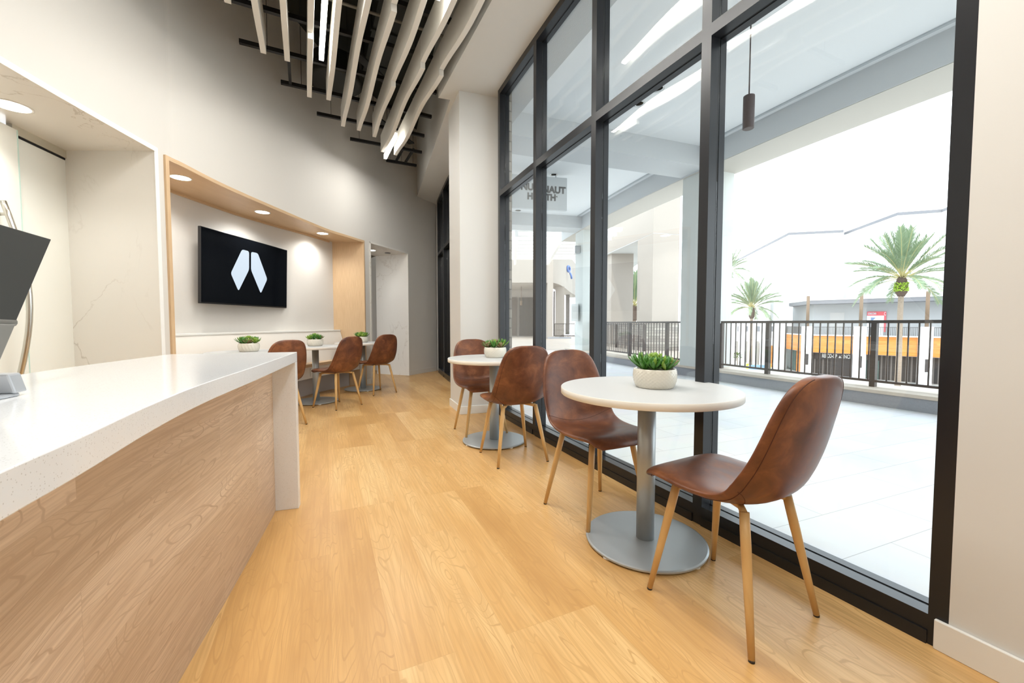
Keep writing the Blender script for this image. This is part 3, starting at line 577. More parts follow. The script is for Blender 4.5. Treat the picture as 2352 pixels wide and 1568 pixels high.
# struts that carry the baffles
sl = [(-1.6, 1.45), (-1.4, 1.46), (-1.15, 1.48), (-0.85, 1.5), (-0.54, 1.51), (-0.20, 1.62), (0.20, 1.68), (0.68, 1.80), (1.33, 1.86)]
for k, (va, vb) in enumerate(sl):
    u = 5.07 + (k - 4) * 0.615
    o = thing('ceiling_strut', 'black metal channel above the baffles, %s counted from the far end' % ORD[8 - k], 'ceiling strut', uv3(u, va, 3.88), 0, 'black channels carrying the baffles')
    c_ = MB(); D = V * (vb - va); c_.bar((0, 0, 0.02), (D.x, D.y, 0.02), 0.041, 0.041); c_.build('channel', 'black_metal', o)
    for f in (0.12, 0.5, 0.88): q = D * f; MB().tube([(q.x, q.y, 0.03), (q.x, q.y, DECK - 3.88)], 0.003, 6).build('hanger_wire', 'black_metal', o)
o = thing('ceiling_strut_ladder', 'pair of short black cross channels bridging the two farthest struts', 'ceiling strut', uv3(6.9, 1.5, 3.92))
for dv in (0.0, 0.16): c_ = MB(); q0 = V * dv; q1 = U * 0.63 + V * dv; c_.bar((q0.x, q0.y, 0), (q1.x, q1.y, 0), 0.035, 0.03); c_.build('cross_channel', 'black_metal', o)
for (u0, u1, v, lab) in ((5.9, 6.3, 0.15, 'short black channel hanging off the end of the third baffle'),):
    pass
o = thing('ceiling_channel', 'short black channel joining two struts beyond the end of the third baffle', 'ceiling strut', uv3(5.05, -0.10, 3.9)); c_ = MB(); q = U * 0.66; c_.bar((0, 0, 0), (q.x, q.y, 0), 0.03, 0.03); c_.build('channel', 'black_metal', o)
# ducts and braces in the dark plenum
def duct(name, label, a, b, w_, h_, z):
    o = thing(name, label, 'duct', uv3(a[0], a[1], z)); c_ = MB(); q = uv3(b[0], b[1], 0) - uv3(a[0], a[1], 0); c_.bar((0, 0, 0), (q.x, q.y, 0), w_, h_); c_.build('duct_body', 'duct_dark', o, bevel=0.01)
    n = 4
    for i in range(n): p = q * ((i + 0.5) / n); d = q.normalized() * 0.02; MB().bar((p - d), (p + d), w_ + 0.04, h_ + 0.04).build('duct_flange', 'duct_dark', o)
duct('air_duct', 'dark rectangular air duct running above the baffles', (3.4, 0.96), (6.2, 0.96), 0.38, 0.35, 4.66)
duct('air_duct', 'dark rectangular air duct crossing above the near baffles', (3.53, -0.8), (3.53, 0.7), 0.45, 0.30, 4.3)
o = thing('round_duct', 'dark round duct boot above the middle of the baffles', 'duct', uv3(5.99, 0.42, 4.2)); MB().lathe([(0.30, 0.28), (0.30, 0.1), (0.34, 0.0), (0.28, 0.0)], 28).build('duct_body', 'duct_dark', o)
for (ua, va, ub, vb, lab) in ((6.3, 1.0, 7.12, 1.68, 'black diagonal brace plate above the ninth baffle'), (4.9, 0.55, 5.5, 1.0, 'black diagonal brace plate above the seventh baffle')):
    o = thing('diagonal_brace', lab, 'brace', uv3(ua, va, 4.0)); q = uv3(ub, vb, 0) - uv3(ua, va, 0); MB().bar((0, 0, 0), (q.x, q.y, 0.1), 0.10, 0.02).build('brace', 'black_metal', o)
o = thing('slotted_channel', 'pale slotted metal channel glimpsed between the near baffles', 'ceiling strut', uv3(4.35, -0.1, 4.1)); c_ = MB(); q = V * 1.5; c_.bar((0, 0, 0), (q.x, q.y, 0), 0.03, 0.012); c_.build('channel', 'strut_light', o)
# linear lights between the baffles, plus added ones out of view
def linear(u0, u1, v, z, label, power):
    o = thing('linear_light', label, 'linear light', uv3(u0, v, z), 0, 'linear lights between the baffles')
    q = U * (u1 - u0); MB().bar((0, 0, 0.075), (q.x, q.y, 0.075), 0.040, 0.03).build('housing', 'edge_white', o)
    MB().bar((0, 0, 0.028), (q.x, q.y, 0.028), 0.042, 0.062).build('lens', 'led', o)
    c = uv3((u0 + u1) / 2, v, z - 0.012)
    area_light('linear_light_glow', c, u1 - u0, 0.034, power, WARM, (0, 0, math.atan2(U.y, U.x)))
linear(1.3, 4.55, 0.195, 3.63, 'bright linear light between the fourth and fifth baffles', 150)
linear(5.85, 6.68, 1.165, 3.60, 'bright linear light sticking out past the ninth and tenth baffles', 62)
linear(0.4, 3.3, 0.995, 3.63, 'linear light between the eighth and ninth baffles near the window', 120)
linear(-1.8, 1.0, -0.5, 3.6, 'added out-of-view linear light above the reception desk, brightening the room', 90)  # fixture added out of view to raise the room's brightness
linear(-1.8, 0.6, 0.6, 3.6, 'added unseen linear light behind the camera, brightening the room', 60)  # another added, unseen fixture that lifts the indoor light level
# ================================================================== RECEPTION DESK
desk = thing('reception_desk', 'curved reception desk with white stone waterfall top over a horizontal maple front', 'reception desk')
DZ, DT = 0.882, 0.054
F_ = catmull([(-0.22, -0.30), (-0.38, 0.05), (-0.47, 0.24), (-0.561, 0.442), (-0.622, 0.588), (-0.728, 0.823), (-0.842, 1.122), (-0.989, 1.599), (-1.221, 2.319)], 6)
Bk_ = catmull([(-0.90, -0.45), (-1.06, 0.0), (-1.29, 0.6), (-1.535, 1.221), (-1.57, 1.308), (-1.65, 1.543), (-1.782, 2.067), (-1.80, 2.15)], 6)
def resamp(P, n):
    L = [0]
    for a, b in zip(P[:-1], P[1:]): L.append(L[-1] + (b - a).length)
    out = []
    for i in range(n):
        t = L[-1] * i / (n - 1); k = max(j for j in range(len(L)) if L[j] <= t + 1e-9); k = min(k, len(P) - 2)
        out.append(P[k].lerp(P[k + 1], (t - L[k]) / (L[k + 1] - L[k])))
    return out
F_, Bk_ = resamp(F_, 60), resamp(Bk_, 60)
MB().ribbon(F_, Bk_, DZ - DT, DZ).build('counter_top', 'quartz_white', desk, bevel=0.002)
tdir = (F_[-1] - F_[-2]).normalized(); e0, e1 = F_[-1], Bk_[-1]
MB().prism([e0, e1, e1 - tdir * 0.053, e0 - tdir * 0.053], 0.0, DZ - DT).build('end_panel', 'quartz_white', desk, bevel=0.002)
wi0 = [p for p in offset_path(F_, -0.115)]; wi0 = [p for p in wi0 if (p - e0).dot(tdir) < -0.054]; wi0.append(e0 + (e1 - e0).normalized() * 0.117 - tdir * 0.053)
MB().ribbon(wi0, offset_path(wi0, -0.02), 0.0, DZ - DT).build('front_panel', 'desk_maple', desk)
# tilted customer display at the left edge
TR = Dp(106, 550, 1.15); BR = Dp(24, 737, 1.0); TLc = Vector((-1.208, 0.85, 1.289))
wv_ = (TLc - TR); hv_ = (BR - TR); nv = wv_.cross(hv_).normalized()
if nv.y > 0: nv = -nv
disp = thing('desk_display', 'dark grey tilted display seen from behind at the left end of the desk', 'display', (BR.x - 0.02, BR.y - 0.10, DZ))
dl = Vector(disp.location)
def dq(mb, a, b, c, d, t): mb.hexa([a - nv * 0, b - nv * 0, c - nv * 0, d - nv * 0, a - nv * t, b - nv * t, c - nv * t, d - nv * t]); return mb
o_ = TR - dl
dq(MB(), o_, o_ + wv_, o_ + wv_ + hv_, o_ + hv_, 0.012).build('screen_housing', 'display_back', disp, bevel=0.002)
hb = MB(); hb.tube([o_ + hv_ * 1.015 - nv * 0.002 + wv_ * -0.01, o_ + hv_ * 1.015 - nv * 0.002 + wv_], 0.011, 12); hb.build('hinge_bar', 'device_grey', disp)
lw = MB(); a_ = o_ + hv_ * 1.04; dq(lw, a_ , a_ + wv_, a_ + wv_ + hv_ * 0.42, a_ + hv_ * 0.42, 0.014); lw.build('lower_body', 'device_grey', disp, bevel=0.003)
lw = MB(); a_ = o_ + hv_ * 1.08 + wv_ * 0.05 + nv * 0.001; dq(lw, a_, a_ + wv_ * 0.8, a_ + wv_ * 0.8 + hv_ * 0.30, a_ + hv_ * 0.30, 0.004); lw.build('lower_window', 'tv_black', disp)
ft = MB(); p0 = G(2, 868, DZ) - dl; p1 = G(18, 895, DZ) - dl; p2 = G(14, 922, DZ) - dl
q1 = G(16, 915, DZ) - dl
ft.obox((q1.x - 0.075, q1.y - 0.02, 0.004), (0.075, 0.02, 0), (-0.012, 0.035, 0), (0, 0, 0.004)); ft.obox((q1.x - 0.08, q1.y + 0.01, 0.03), (0.07, 0.02, 0), (-0.01, 0.02, 0.0), (0.0, -0.006, 0.022))
ft.build('foot', 'silver_plastic', disp, bevel=0.006)
st = MB(); base = Vector((q1.x - 0.08, q1.y, 0.04)); top_ = o_ + hv_ * 1.3 + wv_ * 0.5; st.tube([base, top_], 0.014, 12); st.build('stand_arm', 'silver_plastic', disp)
# ================================================================== TABLES
def make_table(label, group, x, y):
    t = thing('cafe_table', label, 'table', (x, y, 0), 0, group); zt_ = 0.742; r = 0.405
    m = MB(); m.lathe([(0, zt_), (r - 0.002, zt_)], 96, smooth=False); m.lathe([(r - 0.002, zt_), (r, zt_ - 0.002), (r, zt_ - 0.029), (r - 0.002, zt_ - 0.031)], 96, mi=1); m.lathe([(r - 0.002, zt_ - 0.031), (0, zt_ - 0.031)], 96, mi=1, smooth=False)
    m.build('tabletop', ['tabletop_white', 'table_edge'], t)
    MB().lathe([(0.0415, zt_ - 0.031), (0.0415, 0.018)], 40).build('column', 'table_metal', t)
    MB().lathe([(0, 0.019), (0.272, 0.019), (0.2795, 0.016), (0.2795, 0.009), (0.272, 0.006), (0, 0.006)], 80, smooth=False).build('base_plate', 'table_metal', t)
    for a in (0.6, 2.17, 3.74, 5.31):
        MB().lathe([(0.017, 0.0), (0.019, 0.008)], 16, c=(0.262 * math.cos(a), 0.262 * math.sin(a), 0)).build('glide', 'glide', t)
    m = MB(); m.box(-0.13, 0.13, -0.02, 0.02, zt_ - 0.039, zt_ - 0.031); m.box(-0.02, 0.02, -0.13, 0.13, zt_ - 0.039, zt_ - 0.031); m.build('mounting_plate', 'table_metal', t)
    return t
gw = 'round cafe tables'
TA = (0.640, 1.925); TB = (-0.158, 3.60); TC = (-2.36, 6.45); TD = (-2.61, 5.42); TE = (-2.80, 4.36)
t0_ = make_table('round white cafe table nearest the camera, by the big window', gw, *TA)
for (x, y), l in ((TB, 'round white cafe table beside the white column by the window'), (TC, 'round white cafe table farthest away, by the far marble portal'), (TD, 'middle round white cafe table in front of the bench'), (TE, 'round white cafe table half hidden behind the reception desk')):
    c = copy_tree(t0_); c.location = (x, y, 0); c['label'] = l
# ================================================================== CHAIRS
def spl(P, t):
    n = len(P) - 1; t = max(0, min(0.99999, t)) * n; i = int(t); f = t - i
    g = lambda k: P[max(0, min(n, k))]
    p0, p1, p2, p3 = g(i - 1), g(i), g(i + 1), g(i + 2)
    return tuple(0.5 * (2 * b + (-a + c) * f + (2 * a - 5 * b + 4 * c - d) * f * f + (-a + 3 * b - 3 * c + d) * f ** 3) for a, b, c, d in zip(p0, p1, p2, p3))
#        y       z      half-width  side-lift
CH = [(0.247, 0.428, 0.150, -0.006), (0.241, 0.449, 0.184, -0.003), (0.205, 0.464, 0.203, 0.002), (0.150, 0.463, 0.214, 0.006), (0.080, 0.454, 0.220, 0.012), (0.005, 0.446, 0.224, 0.022),
      (-0.070, 0.444, 0.227, 0.036), (-0.135, 0.458, 0.229, 0.052), (-0.182, 0.492, 0.229, 0.062), (-0.210, 0.545, 0.226, 0.058), (-0.230, 0.610, 0.220, 0.046), (-0.246, 0.680, 0.210, 0.036),
      (-0.260, 0.750, 0.196, 0.028), (-0.271, 0.810, 0.176, 0.020), (-0.278, 0.850, 0.148, 0.013), (-0.281, 0.874, 0.104, 0.007), (-0.282, 0.884, 0.045, 0.003)]
def shell_pt(t, w):
    y, z, hw, lift = spl(CH, t); a = spl(CH, t - 0.004); b = spl(CH, t + 0.004)
    ty, tz = b[0] - a[0], b[1] - a[1]; l = math.hypot(ty, tz) or 1; ny, nz = tz / l, -ty / l      # towards the sitter
    k = lift * abs(w) ** 2.2
    return Vector((w * hw, y + ny * k, z + nz * k)), Vector((0, ny, nz))
def chair_shell():
    NT, NW = 64, 26; m = MB(); Vv = []; F = []
    for side in (1, -1):
        for i in range(NT + 1):
            s = i / NT; t = 0.5 - 0.5 * math.cos(PI * s) if False else s; t = s
            e = (1 - abs(2 * t - 1) ** 30) ** 0.5 if 0 < i < NT else 0
            for j in range(NW + 1):
                w = math.sin((j / NW - 0.5) * PI); p, n = shell_pt(t, w)
                p1, _ = shell_pt(t, w + 0.01 if w < 0.9 else w - 0.01)
                dx = (p1 - p) * (1 if w < 0.9 else -1); nn_ = dx.cross(n.cross(dx)).normalized() if dx.length > 1e-6 else n
                T = 0.018 * (1 - abs(w) ** 7) ** 0.5 * e
                Vv.append(p + n * T * side)
    M1 = (NT + 1) * (NW + 1)
    for i in range(NT):
        for j in range(NW):
            a = i * (NW + 1) + j; q = [a, a + 1, a + NW + 2, a + NW + 1]; F.append(q); F.append([M1 + k for k in q[::-1]])
    m.add(Vv, F, 0, None, True); return m
def surf_line(pts, side, off=0.0012):
    out = []
    for t, w in pts: p, n = shell_pt(t, w); T = 0.018 * max(0, (1 - abs(w) ** 7)) ** 0.5 * (1 - abs(2 * t - 1) ** 30) ** 0.5; out.append(p + n * side * (T + off * 0.3))
    return out
def make_chair(label, group):
    c = thing('side_chair', label, 'chair', (0, 0, 0), 0, group)
    o = chair_shell().build('shell', 'brown_leather', c)
    for sg in (-1, 1): s = MB(); s.tube(surf_line([(0.06 + 0.9 * i / 50, sg * 0.90) for i in range(51)], -1), 0.0013, 5); s.build('edge_seam', 'stitch', c)
    s = MB(); s.tube(surf_line([(0.495 - 0.035 * (1 - (w * 2 / 24 - 1) ** 2), (w * 2 / 24 - 1) * 0.97) for w in range(25)], 1), 0.0012, 5); s.build('seat_seam', 'stitch', c)
    for sg in (-1, 1): s = MB(); s.tube(surf_line([(0.50 - 0.11 * (i / 14) ** 1.0 * 1.0, sg * (0.93 - 0.45 * (i / 14) ** 0.8)) for i in range(15)], -1), 0.0012, 5); s.build('back_seam', 'stitch', c)
    fr_ = MB()
    for sx in (-1, 1):
        fr_.tube([(sx * 0.06, 0.0, 0.424), (sx * 0.100, 0.105, 0.426), (sx * 0.131, 0.138, 0.420)], [0.011, 0.012, 0.0125], 10)
        fr_.tube([(sx * 0.06, 0.0, 0.424), (sx * 0.100, -0.095, 0.426), (sx * 0.131, -0.125, 0.420)], [0.011, 0.012, 0.0125], 10)
    fr_.box(-0.08, 0.08, -0.05, 0.05, 0.418, 0.431); fr_.build('seat_frame', 'leg_oak', c)
    for sx in (-1, 1):
        for sy in (1, -1):
            top = Vector((sx * 0.131, 0.138 if sy > 0 else -0.125, 0.426)); foot = Vector((sx * 0.2, sy * 0.2, 0.006)); d = foot - top
            l = MB().tube([top, top + d * 0.25, top + d * 0.6, foot], [0.0155, 0.0160, 0.0135, 0.0100], 14).build('leg', 'leg_oak', c)
            MB().tube([foot + Vector((0, 0, 0.003)), (foot.x, foot.y, 0.0)], 0.0098, 12).build('foot_cap', 'rubber', l)
    return c
def put(c, x, y, fx, fy): c.location = (x, y, 0); c.rotation_euler = (0, 0, math.atan2(fy, fx) - PI / 2)
gc_ = 'brown leather side chairs'
ch0 = make_chair('brown leather chair nearest the camera, its back turned, at the near window table', gc_); put(ch0, 0.815, 1.492, -0.495, 0.869)
for x, y, fx, fy, l in ((0.462, 2.240, 0.455, -0.890, 'brown leather chair facing the camera across the near window table'),
                        (0.008, 3.163, -0.385, 0.923, 'brown leather chair with its back turned at the window table by the column'),
                        (-0.305, 3.900, 0.385, -0.923, 'brown leather chair in front of the white column, facing the camera'),
                        (-2.40, 4.12, -0.86, 0.51, 'brown leather chair partly hidden behind the end of the reception desk'),
                        (-2.200, 5.13, -0.90, 0.433, 'brown leather chair at the middle table in front of the bench'),
                        (-2.03, 6.12, -0.80, 0.60, 'brown leather chair farthest away, near the far marble portal')):
    c = copy_tree(ch0); put(c, x, y, fx, fy); c['label'] = l
# ================================================================== POTTED SUCCULENTS
def leaf(m, base, d, up, ln, wd, tk, mi):
    d = d.normalized(); s = d.cross(up).normalized(); u = s.cross(d); V_ = []; F = []; prof = [(0, .35), (.3, .8), (.62, 1.0), (.85, .62)]
    for a, k in prof:
        c = base + d * ln * a + u * ln * 0.18 * a * a
        V_ += [c + s * wd * k, c + u * tk * k * 0.5, c - s * wd * k, c - u * tk * k]
    V_.append(base + d * ln + u * ln * 0.22)
    for i in range(3):
        for k in range(4): F.append([i * 4 + k, i * 4 + (k + 1) % 4, i * 4 + 4 + (k + 1) % 4, i * 4 + 4 + k])
    for k in range(4): F.append([12 + k, 12 + (k + 1) % 4, 16])
    m.add(V_, F, mi, None, True)
def make_pot(label, group, kind, seed, R=0.1):
    rnd = random.Random(seed); p = thing('potted_succulent', label, 'plant', (0, 0, 0), 0, group)
    H_ = 0.088 if kind == 'hob' else 0.088; prof = []
    NR = 22
    for i in range(NR + 1):
        a = i / NR; z = 0.002 + a * H_; r = R * (0.80 + 0.20 * math.sin(PI * (0.06 + 0.72 * a)) ** 0.7 + 0.03 * a); prof.append((r * 0.97, z))
    if kind == 'hob': disp_ = lambda k, i: 0.0016 * (math.cos(2 * PI * (k / 4 + (i // 2 % 2) * 0.5)) * math.sin(PI * (i % 2 + 0.0) / 1 + PI * 0.5)) if 0 < i < NR - 1 else 0
    else: disp_ = lambda k, i: 0.0028 * abs(math.sin(PI * (k / 6 + i * 0.05))) if 1 < i < NR - 1 else 0
    prof = [(0.0, 0.0), (prof[0][0] - 0.004, 0.0)] + prof + [(prof[-1][0] - 0.006, H_ + 0.002), (prof[-1][0] - 0.009, H_ - 0.012)]
    d2 = lambda k, i: disp_(k, i - 2) if 2 <= i <= NR + 2 else 0
    MB().lathe(prof, 120, disp=d2).build('pot', 'ivory_ceramic', p)
    MB().lathe([(0, 0.077), (R * 0.9, 0.076)], 30).build('soil', 'soil', p)
    sp_ = [(0, 0)] + [(math.cos(a) * R * 0.62, math.sin(a) * R * 0.62) for a in [2 * PI * k / 7 + rnd.uniform(-.2, .2) for k in range(7)]]
    for n_, (x, y) in enumerate(sp_):
        m = MB(); c = Vector((x, y, 0.082 + rnd.uniform(0, 0.008) + (0.026 if n_ == 0 else 0))); kindm = rnd.choice([0, 0, 1, 2, 3]) if kind == 'hob' else rnd.choice([0, 1, 3, 0])
        out = Vector((x, y, 0)) * 3.0; rot0 = rnd.uniform(0, 6); N = 16; sz = rnd.uniform(0.9, 1.15)
        for j in range(N):
            a = rot0 + j * 2.399; tt = j / N; el = 0.42 + 1.0 * tt
            d = Vector((math.cos(a) * math.cos(el), math.sin(a) * math.cos(el), math.sin(el))) + out * 0.95
            ln = (0.074 - 0.018 * tt) * sz; mi = kindm if rnd.random() > 0.15 else 1
            if kindm == 0: leaf(m, c, d, Vector((0, 0, 1)) + Vector((0.01, 0.02, 0)), ln * 1.15, 0.0095, 0.0050, mi)
            else: leaf(m, c, d, Vector((0, 0, 1)) + Vector((0.01, 0.02, 0)), ln * 0.9, 0.0145, 0.0055, mi)
        m.build('rosette', ['leaf_green', 'leaf_lime', 'leaf_sage', 'leaf_rust'], p)
    return p
gp = 'potted succulents on the cafe tables'
pa = make_pot('ivory dimpled bowl of green succulents on the nearest white table', gp, 'hob', 3); pa.location = (0.678, 1.935, 0.742)
pb = make_pot('ivory dimpled bowl of succulents on the window table by the column', gp, 'hob', 11); pb.location = (-0.150, 3.64, 0.742); pb.rotation_euler = (0, 0, 1.0)
pc = make_pot('ivory ribbed bowl of succulents seen above the end of the reception desk', gp, 'rib', 5, 0.1); pc.location = (-2.82, 4.38, 0.742)
for (x, y), rz, l in (((-2.63, 5.46), 1.3, 'ivory ribbed bowl of succulents on the middle bench table'), ((-2.39, 6.50), 2.6, 'ivory ribbed bowl of succulents on the farthest table')):
    c = copy_tree(pc); c.location = (x, y, 0.742); c.rotation_euler = (0, 0, rz); c['label'] = l
# ================================================================== OUTSIDE: OUR TERRACE
def arcpts(y0, y1, D, n=30):
    a, b = thY(y0), thY(y1); return [arc(a + (b - a) * i / n, D).to_2d() for i in range(n + 1)]
structure('terrace_floor', MB().prism(arcpts(-3, 15, 0.05) + arcpts(-3, 15, 4.62)[::-1], -0.2, -0.004), 'terrace_tile')
structure('terrace_floor.001', MB().prism([(-1.8, 13.2), (2.2, 13.2), (5.2, 14.2), (7.5, 16), (7.5, 34), (-6, 34), (-6, 13.2)], -0.25, -0.012), 'walkway_tile')
cu_ = MB().ribbon(arcpts(-3, 13.3, 4.62), arcpts(-3, 13.3, 5.24), -0.4, 0.155); cu_.ribbon(arcpts(-3, 13.3, 4.59), arcpts(-3, 13.3, 5.27), 0.155, 0.200, 1)
structure('terrace_curb', cu_, ['granite_grey', 'cap_stone'], bevel=0.006)
structure('terrace_soffit', MB().prism(arcpts(-3, 13.6, 0.12) + arcpts(-3, 13.6, 4.6)[::-1], 4.28, 4.45), 'soffit_white')
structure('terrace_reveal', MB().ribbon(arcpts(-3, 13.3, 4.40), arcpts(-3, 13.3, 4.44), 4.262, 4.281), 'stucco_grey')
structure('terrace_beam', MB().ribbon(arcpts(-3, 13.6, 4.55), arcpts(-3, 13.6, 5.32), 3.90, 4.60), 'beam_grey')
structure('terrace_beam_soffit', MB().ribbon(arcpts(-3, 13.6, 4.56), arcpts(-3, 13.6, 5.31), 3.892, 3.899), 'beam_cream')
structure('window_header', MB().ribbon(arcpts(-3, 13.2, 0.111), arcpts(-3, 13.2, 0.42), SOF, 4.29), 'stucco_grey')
structure('sun_block_roof', MB().prism([(-8, -6), (4, -6)] + arcpts(-5, 13.4, 5.3)[0:] + [(-8, 13.6)], DECK + 0.2, DECK + 0.5), 'concrete')  # unseen slab added over room and terrace to block the sun
structure('building_wall', MB().prism(arcpts(-3, 13.2, 0.12) + arcpts(-3, 13.2, 0.3)[::-1], 4.29, DECK + 0.2), 'stucco_white')
structure('building_wall.001', MB().prism(arcpts(9.35, 13.2, 0.10) + arcpts(9.35, 13.2, -0.3)[::-1], 0, 4.29), 'stucco_white')
structure('building_wall.002', MB().prism([arc(t0r, 0.12).to_2d(), arc(t0r, 0.4).to_2d()] + [p for p in arcpts(-3, 1.0, 0.4)[::-1]] + [p for p in arcpts(-3, 1.0, 0.12)], 0, SOF), 'stucco_white')
tm = TL[4] + dth; ty_ = [tm - 0.0012 + 0.0 * i for i in range(1)]
structure('stone_screen', MB().ribbon(arcpts(5.35, 9.3, 0.30, 8), arcpts(5.35, 9.3, 0.44, 8), 0, SOF), 'slate_stone')
structure('stone_pier', MB().ribbon([arc(tm - 0.0006, 0.112).to_2d(), arc(tm - 0.012, 0.112).to_2d()], [arc(tm - 0.0006, 0.155).to_2d(), arc(tm - 0.012, 0.155).to_2d()], 0, SOF), 'stacked_stone')
Pcol = Vector((3.348, 8.258)); tc1 = th(*Pcol); tc1 = tc1 if tc1 > 0 else tc1 + 2 * PI; stepc = 5.1 / (R0 - 4.55); wcol = 0.62 / (R0 - 4.55)
for k in (-2, -1, 0, 1):
    t = tc1 - k * stepc if False else tc1 - (k) * stepc
    a, b = t, t + wcol
    structure('terrace_column', MB().ribbon([arc(a, 4.60), arc(b, 4.60)], [arc(a, 5.26), arc(b, 5.26)], 0.20, 3.90), 'column_paint')
    structure('terrace_cross_beam', MB().ribbon([arc(a, 0.43), arc(b, 0.43)], [arc(a, 4.55), arc(b, 4.55)], 3.92, 4.279), 'beam_grey')
# railings
def pth(px, py=800, D=4.9): p = cyl(px, py, D); t = th(p.x, p.y); return t if t > 0 else t + 2 * PI
sg = 1 if pth(2008) > pth(1764) else -1
def railing(label, posts, t_from, t_to, name='terrace_railing'):
    t = thing(name, label, 'railing', arc(posts[0], 4.9, 0.2)); o0 = Vector(t.location); D = 4.9; Rr = R0 - D
    def box_at(tt, w, d, z0, z1, nm):
        a, b = tt - w / 2 / Rr, tt + w / 2 / Rr; P = [arc(a, D - d / 2) - o0, arc(b, D - d / 2) - o0, arc(b, D + d / 2) - o0, arc(a, D + d / 2) - o0]
        MB().prism([(p.x, p.y) for p in P], z0 - 0.2, z1 - 0.2).build(nm, 'rail_brown', t)
    for p_ in posts: box_at(p_, 0.062, 0.062, 0.2, 1.045, 'post')
    n = 26
    for z0, z1, nm in ((1.045, 1.085, 'top_rail'), (0.262, 0.292, 'bottom_rail')):
        ts = [t_from + (t_to - t_from) * i / n for i in range(n + 1)]
        MB().ribbon([arc(q, D - 0.026) - o0 for q in ts], [arc(q, D + 0.026) - o0 for q in ts], z0 - 0.2, z1 - 0.2).build(nm, 'rail_brown', t)
    L_ = abs(t_to - t_from) * Rr; nb = int(L_ / 0.1)
    for i in range(1, nb):
        q = t_from + (t_to - t_from) * i / nb
        if min(abs(q - p_) * Rr for p_ in posts) < 0.05: continue
        box_at(q, 0.014, 0.014, 0.292, 1.045, 'baluster')
dp_ = 1.47 / (R0 - 4.9) * sg
pR = [pth(1657), pth(1764), pth(2008)]; pR += [pR[-1] + dp_]
railing('dark brown metal railing on the terrace curb, right of the near outdoor column', pR, pR[0], pR[-1])
pL = [pth(1532), pth(1446)]; pL += [pL[-1] - dp_]
railing('dark brown metal railing on the terrace curb between the two outdoor columns', pL, tc1, tc1 - stepc + wcol if False else pth(1352))
# pendant, cans, sign, sconce and box
pe = thing('pendant_light', 'bronze cylinder pendant light hanging outside the big window', 'pendant light', G(1725, 44, 4.28))
MB().lathe([(0.065, 0), (0.065, -0.02), (0.0, -0.022)], 24).build('canopy', 'pendant_bronze', pe)
MB().tube([(0, 0, -0.02), (0, 0, -0.80)], 0.007, 8).build('stem', 'pendant_bronze', pe)
MB().lathe([(0.008, -0.795), (0.055, -0.80), (0.056, -0.81), (0.056, -1.14), (0.048, -1.145)], 32).build('shade', 'pendant_bronze', pe)
MB().lathe([(0.048, -1.143), (0.0, -1.143)], 24).build('lens', 'frosted_glass', pe)
for (px, py), l in zip([(1272, 401), (1190, 483), (1512, 203), (1468, 238)], ['beside the hanging sign', 'beyond the hanging sign', 'above the second window, nearest', 'above the second window, next one']):
    g_ = G(px, py, 4.28); c = thing('soffit_can_light', 'round metal recessed can in the terrace soffit, ' + l, 'ceiling light', g_, 0, 'terrace soffit cans')
    MB().lathe([(0.085, 0), (0.085, -0.006), (0.07, -0.006), (0.06, 0.0)], 28).build('trim_ring', 'can_alu', c)
SL = Vector((0.0, 8.85, 0)); SR = Vector((1.19, 9.10, 0)); su = (SR - SL).normalized(); sn = Vector((su.y, -su.x, 0)); szt, szb = 4.20, 3.50
sg_ = thing('hanging_sign', 'pale square sign with dark rounded lettering hanging from the terrace soffit', 'sign', (SL + SR) / 2 + Vector((0, 0, 4.28))); so = Vector(sg_.location)
MB().obox((SL + SR) / 2 + Vector((0, 0, (szt + szb) / 2)) - so, (SR - SL) / 2, sn * 0.04, (0, 0, (szt - szb) / 2)).build('sign_panel', 'sign_grey', sg_)
for f in (0.2, 0.8): p = SL.lerp(SR, f) - so; MB().tube([(p.x, p.y, szt - 4.28), (p.x, p.y, 0)], 0.012, 8).build('hanger_rod', 'can_alu', sg_)
def sign_txt(txt, pxl, pxr, pyb_l, cap, matn, nm='letters', off=0.009):
    p = onplane(pxl, pyb_l, SL + sn * 0.042, sn); q = onplane(pxr, pyb_l, SL + sn * 0.042, sn); wd = (q - p).length
    cu = bpy.data.curves.new('m', 'FONT'); cu.body = txt; cu.size = cap / 0.7; t = bpy.data.objects.new('m', cu); COL.objects.link(t); bpy.context.view_layer.update(); w0 = t.dimensions.x; bpy.data.objects.remove(t)
    M = Matrix.Translation(p - so) @ Matrix((( su.x, 0, sn.x, 0), (su.y, 0, sn.y, 0), (0, 1, 0, 0), (0, 0, 0, 1)))
    return text_mesh(nm, txt, cap / 0.7, 0.006, M, matn, sg_, sx=wd / w0, offset=off)
sign_txt('NU', 1196, 1223, 434.5, 0.135, 'letter_dark'); sign_txt('NAUT', 1246, 1297, 441.0, 0.135, 'letter_dark')
sign_txt('HEALTH', 1211, 1274, 456.5, 0.13, 'letter_dark'); sign_txt('TM', 1275, 1280, 453, 0.03, 'letter_dark', off=0.0)
cL = cyl(1317, 600, 4.6); c2t = tc1 - stepc if abs(th(cL.x, cL.y) - (tc1 - stepc)) < 0.1 or True else 0
pcl = arc(tc1 - stepc, 4.75) if arc(tc1 - stepc, 4.75).y > 9 else arc(tc1 + stepc, 4.75)
sc = thing('wall_sconce', 'small grey light high on the far outdoor column', 'wall light', Dp(1321, 575, 12.9) + Vector((0.06, 0, 0))); MB().box(-0.09, 0.09, -0.13, 0.10, -0.11, 0.13).build('housing', 'can_alu', sc, bevel=0.02)
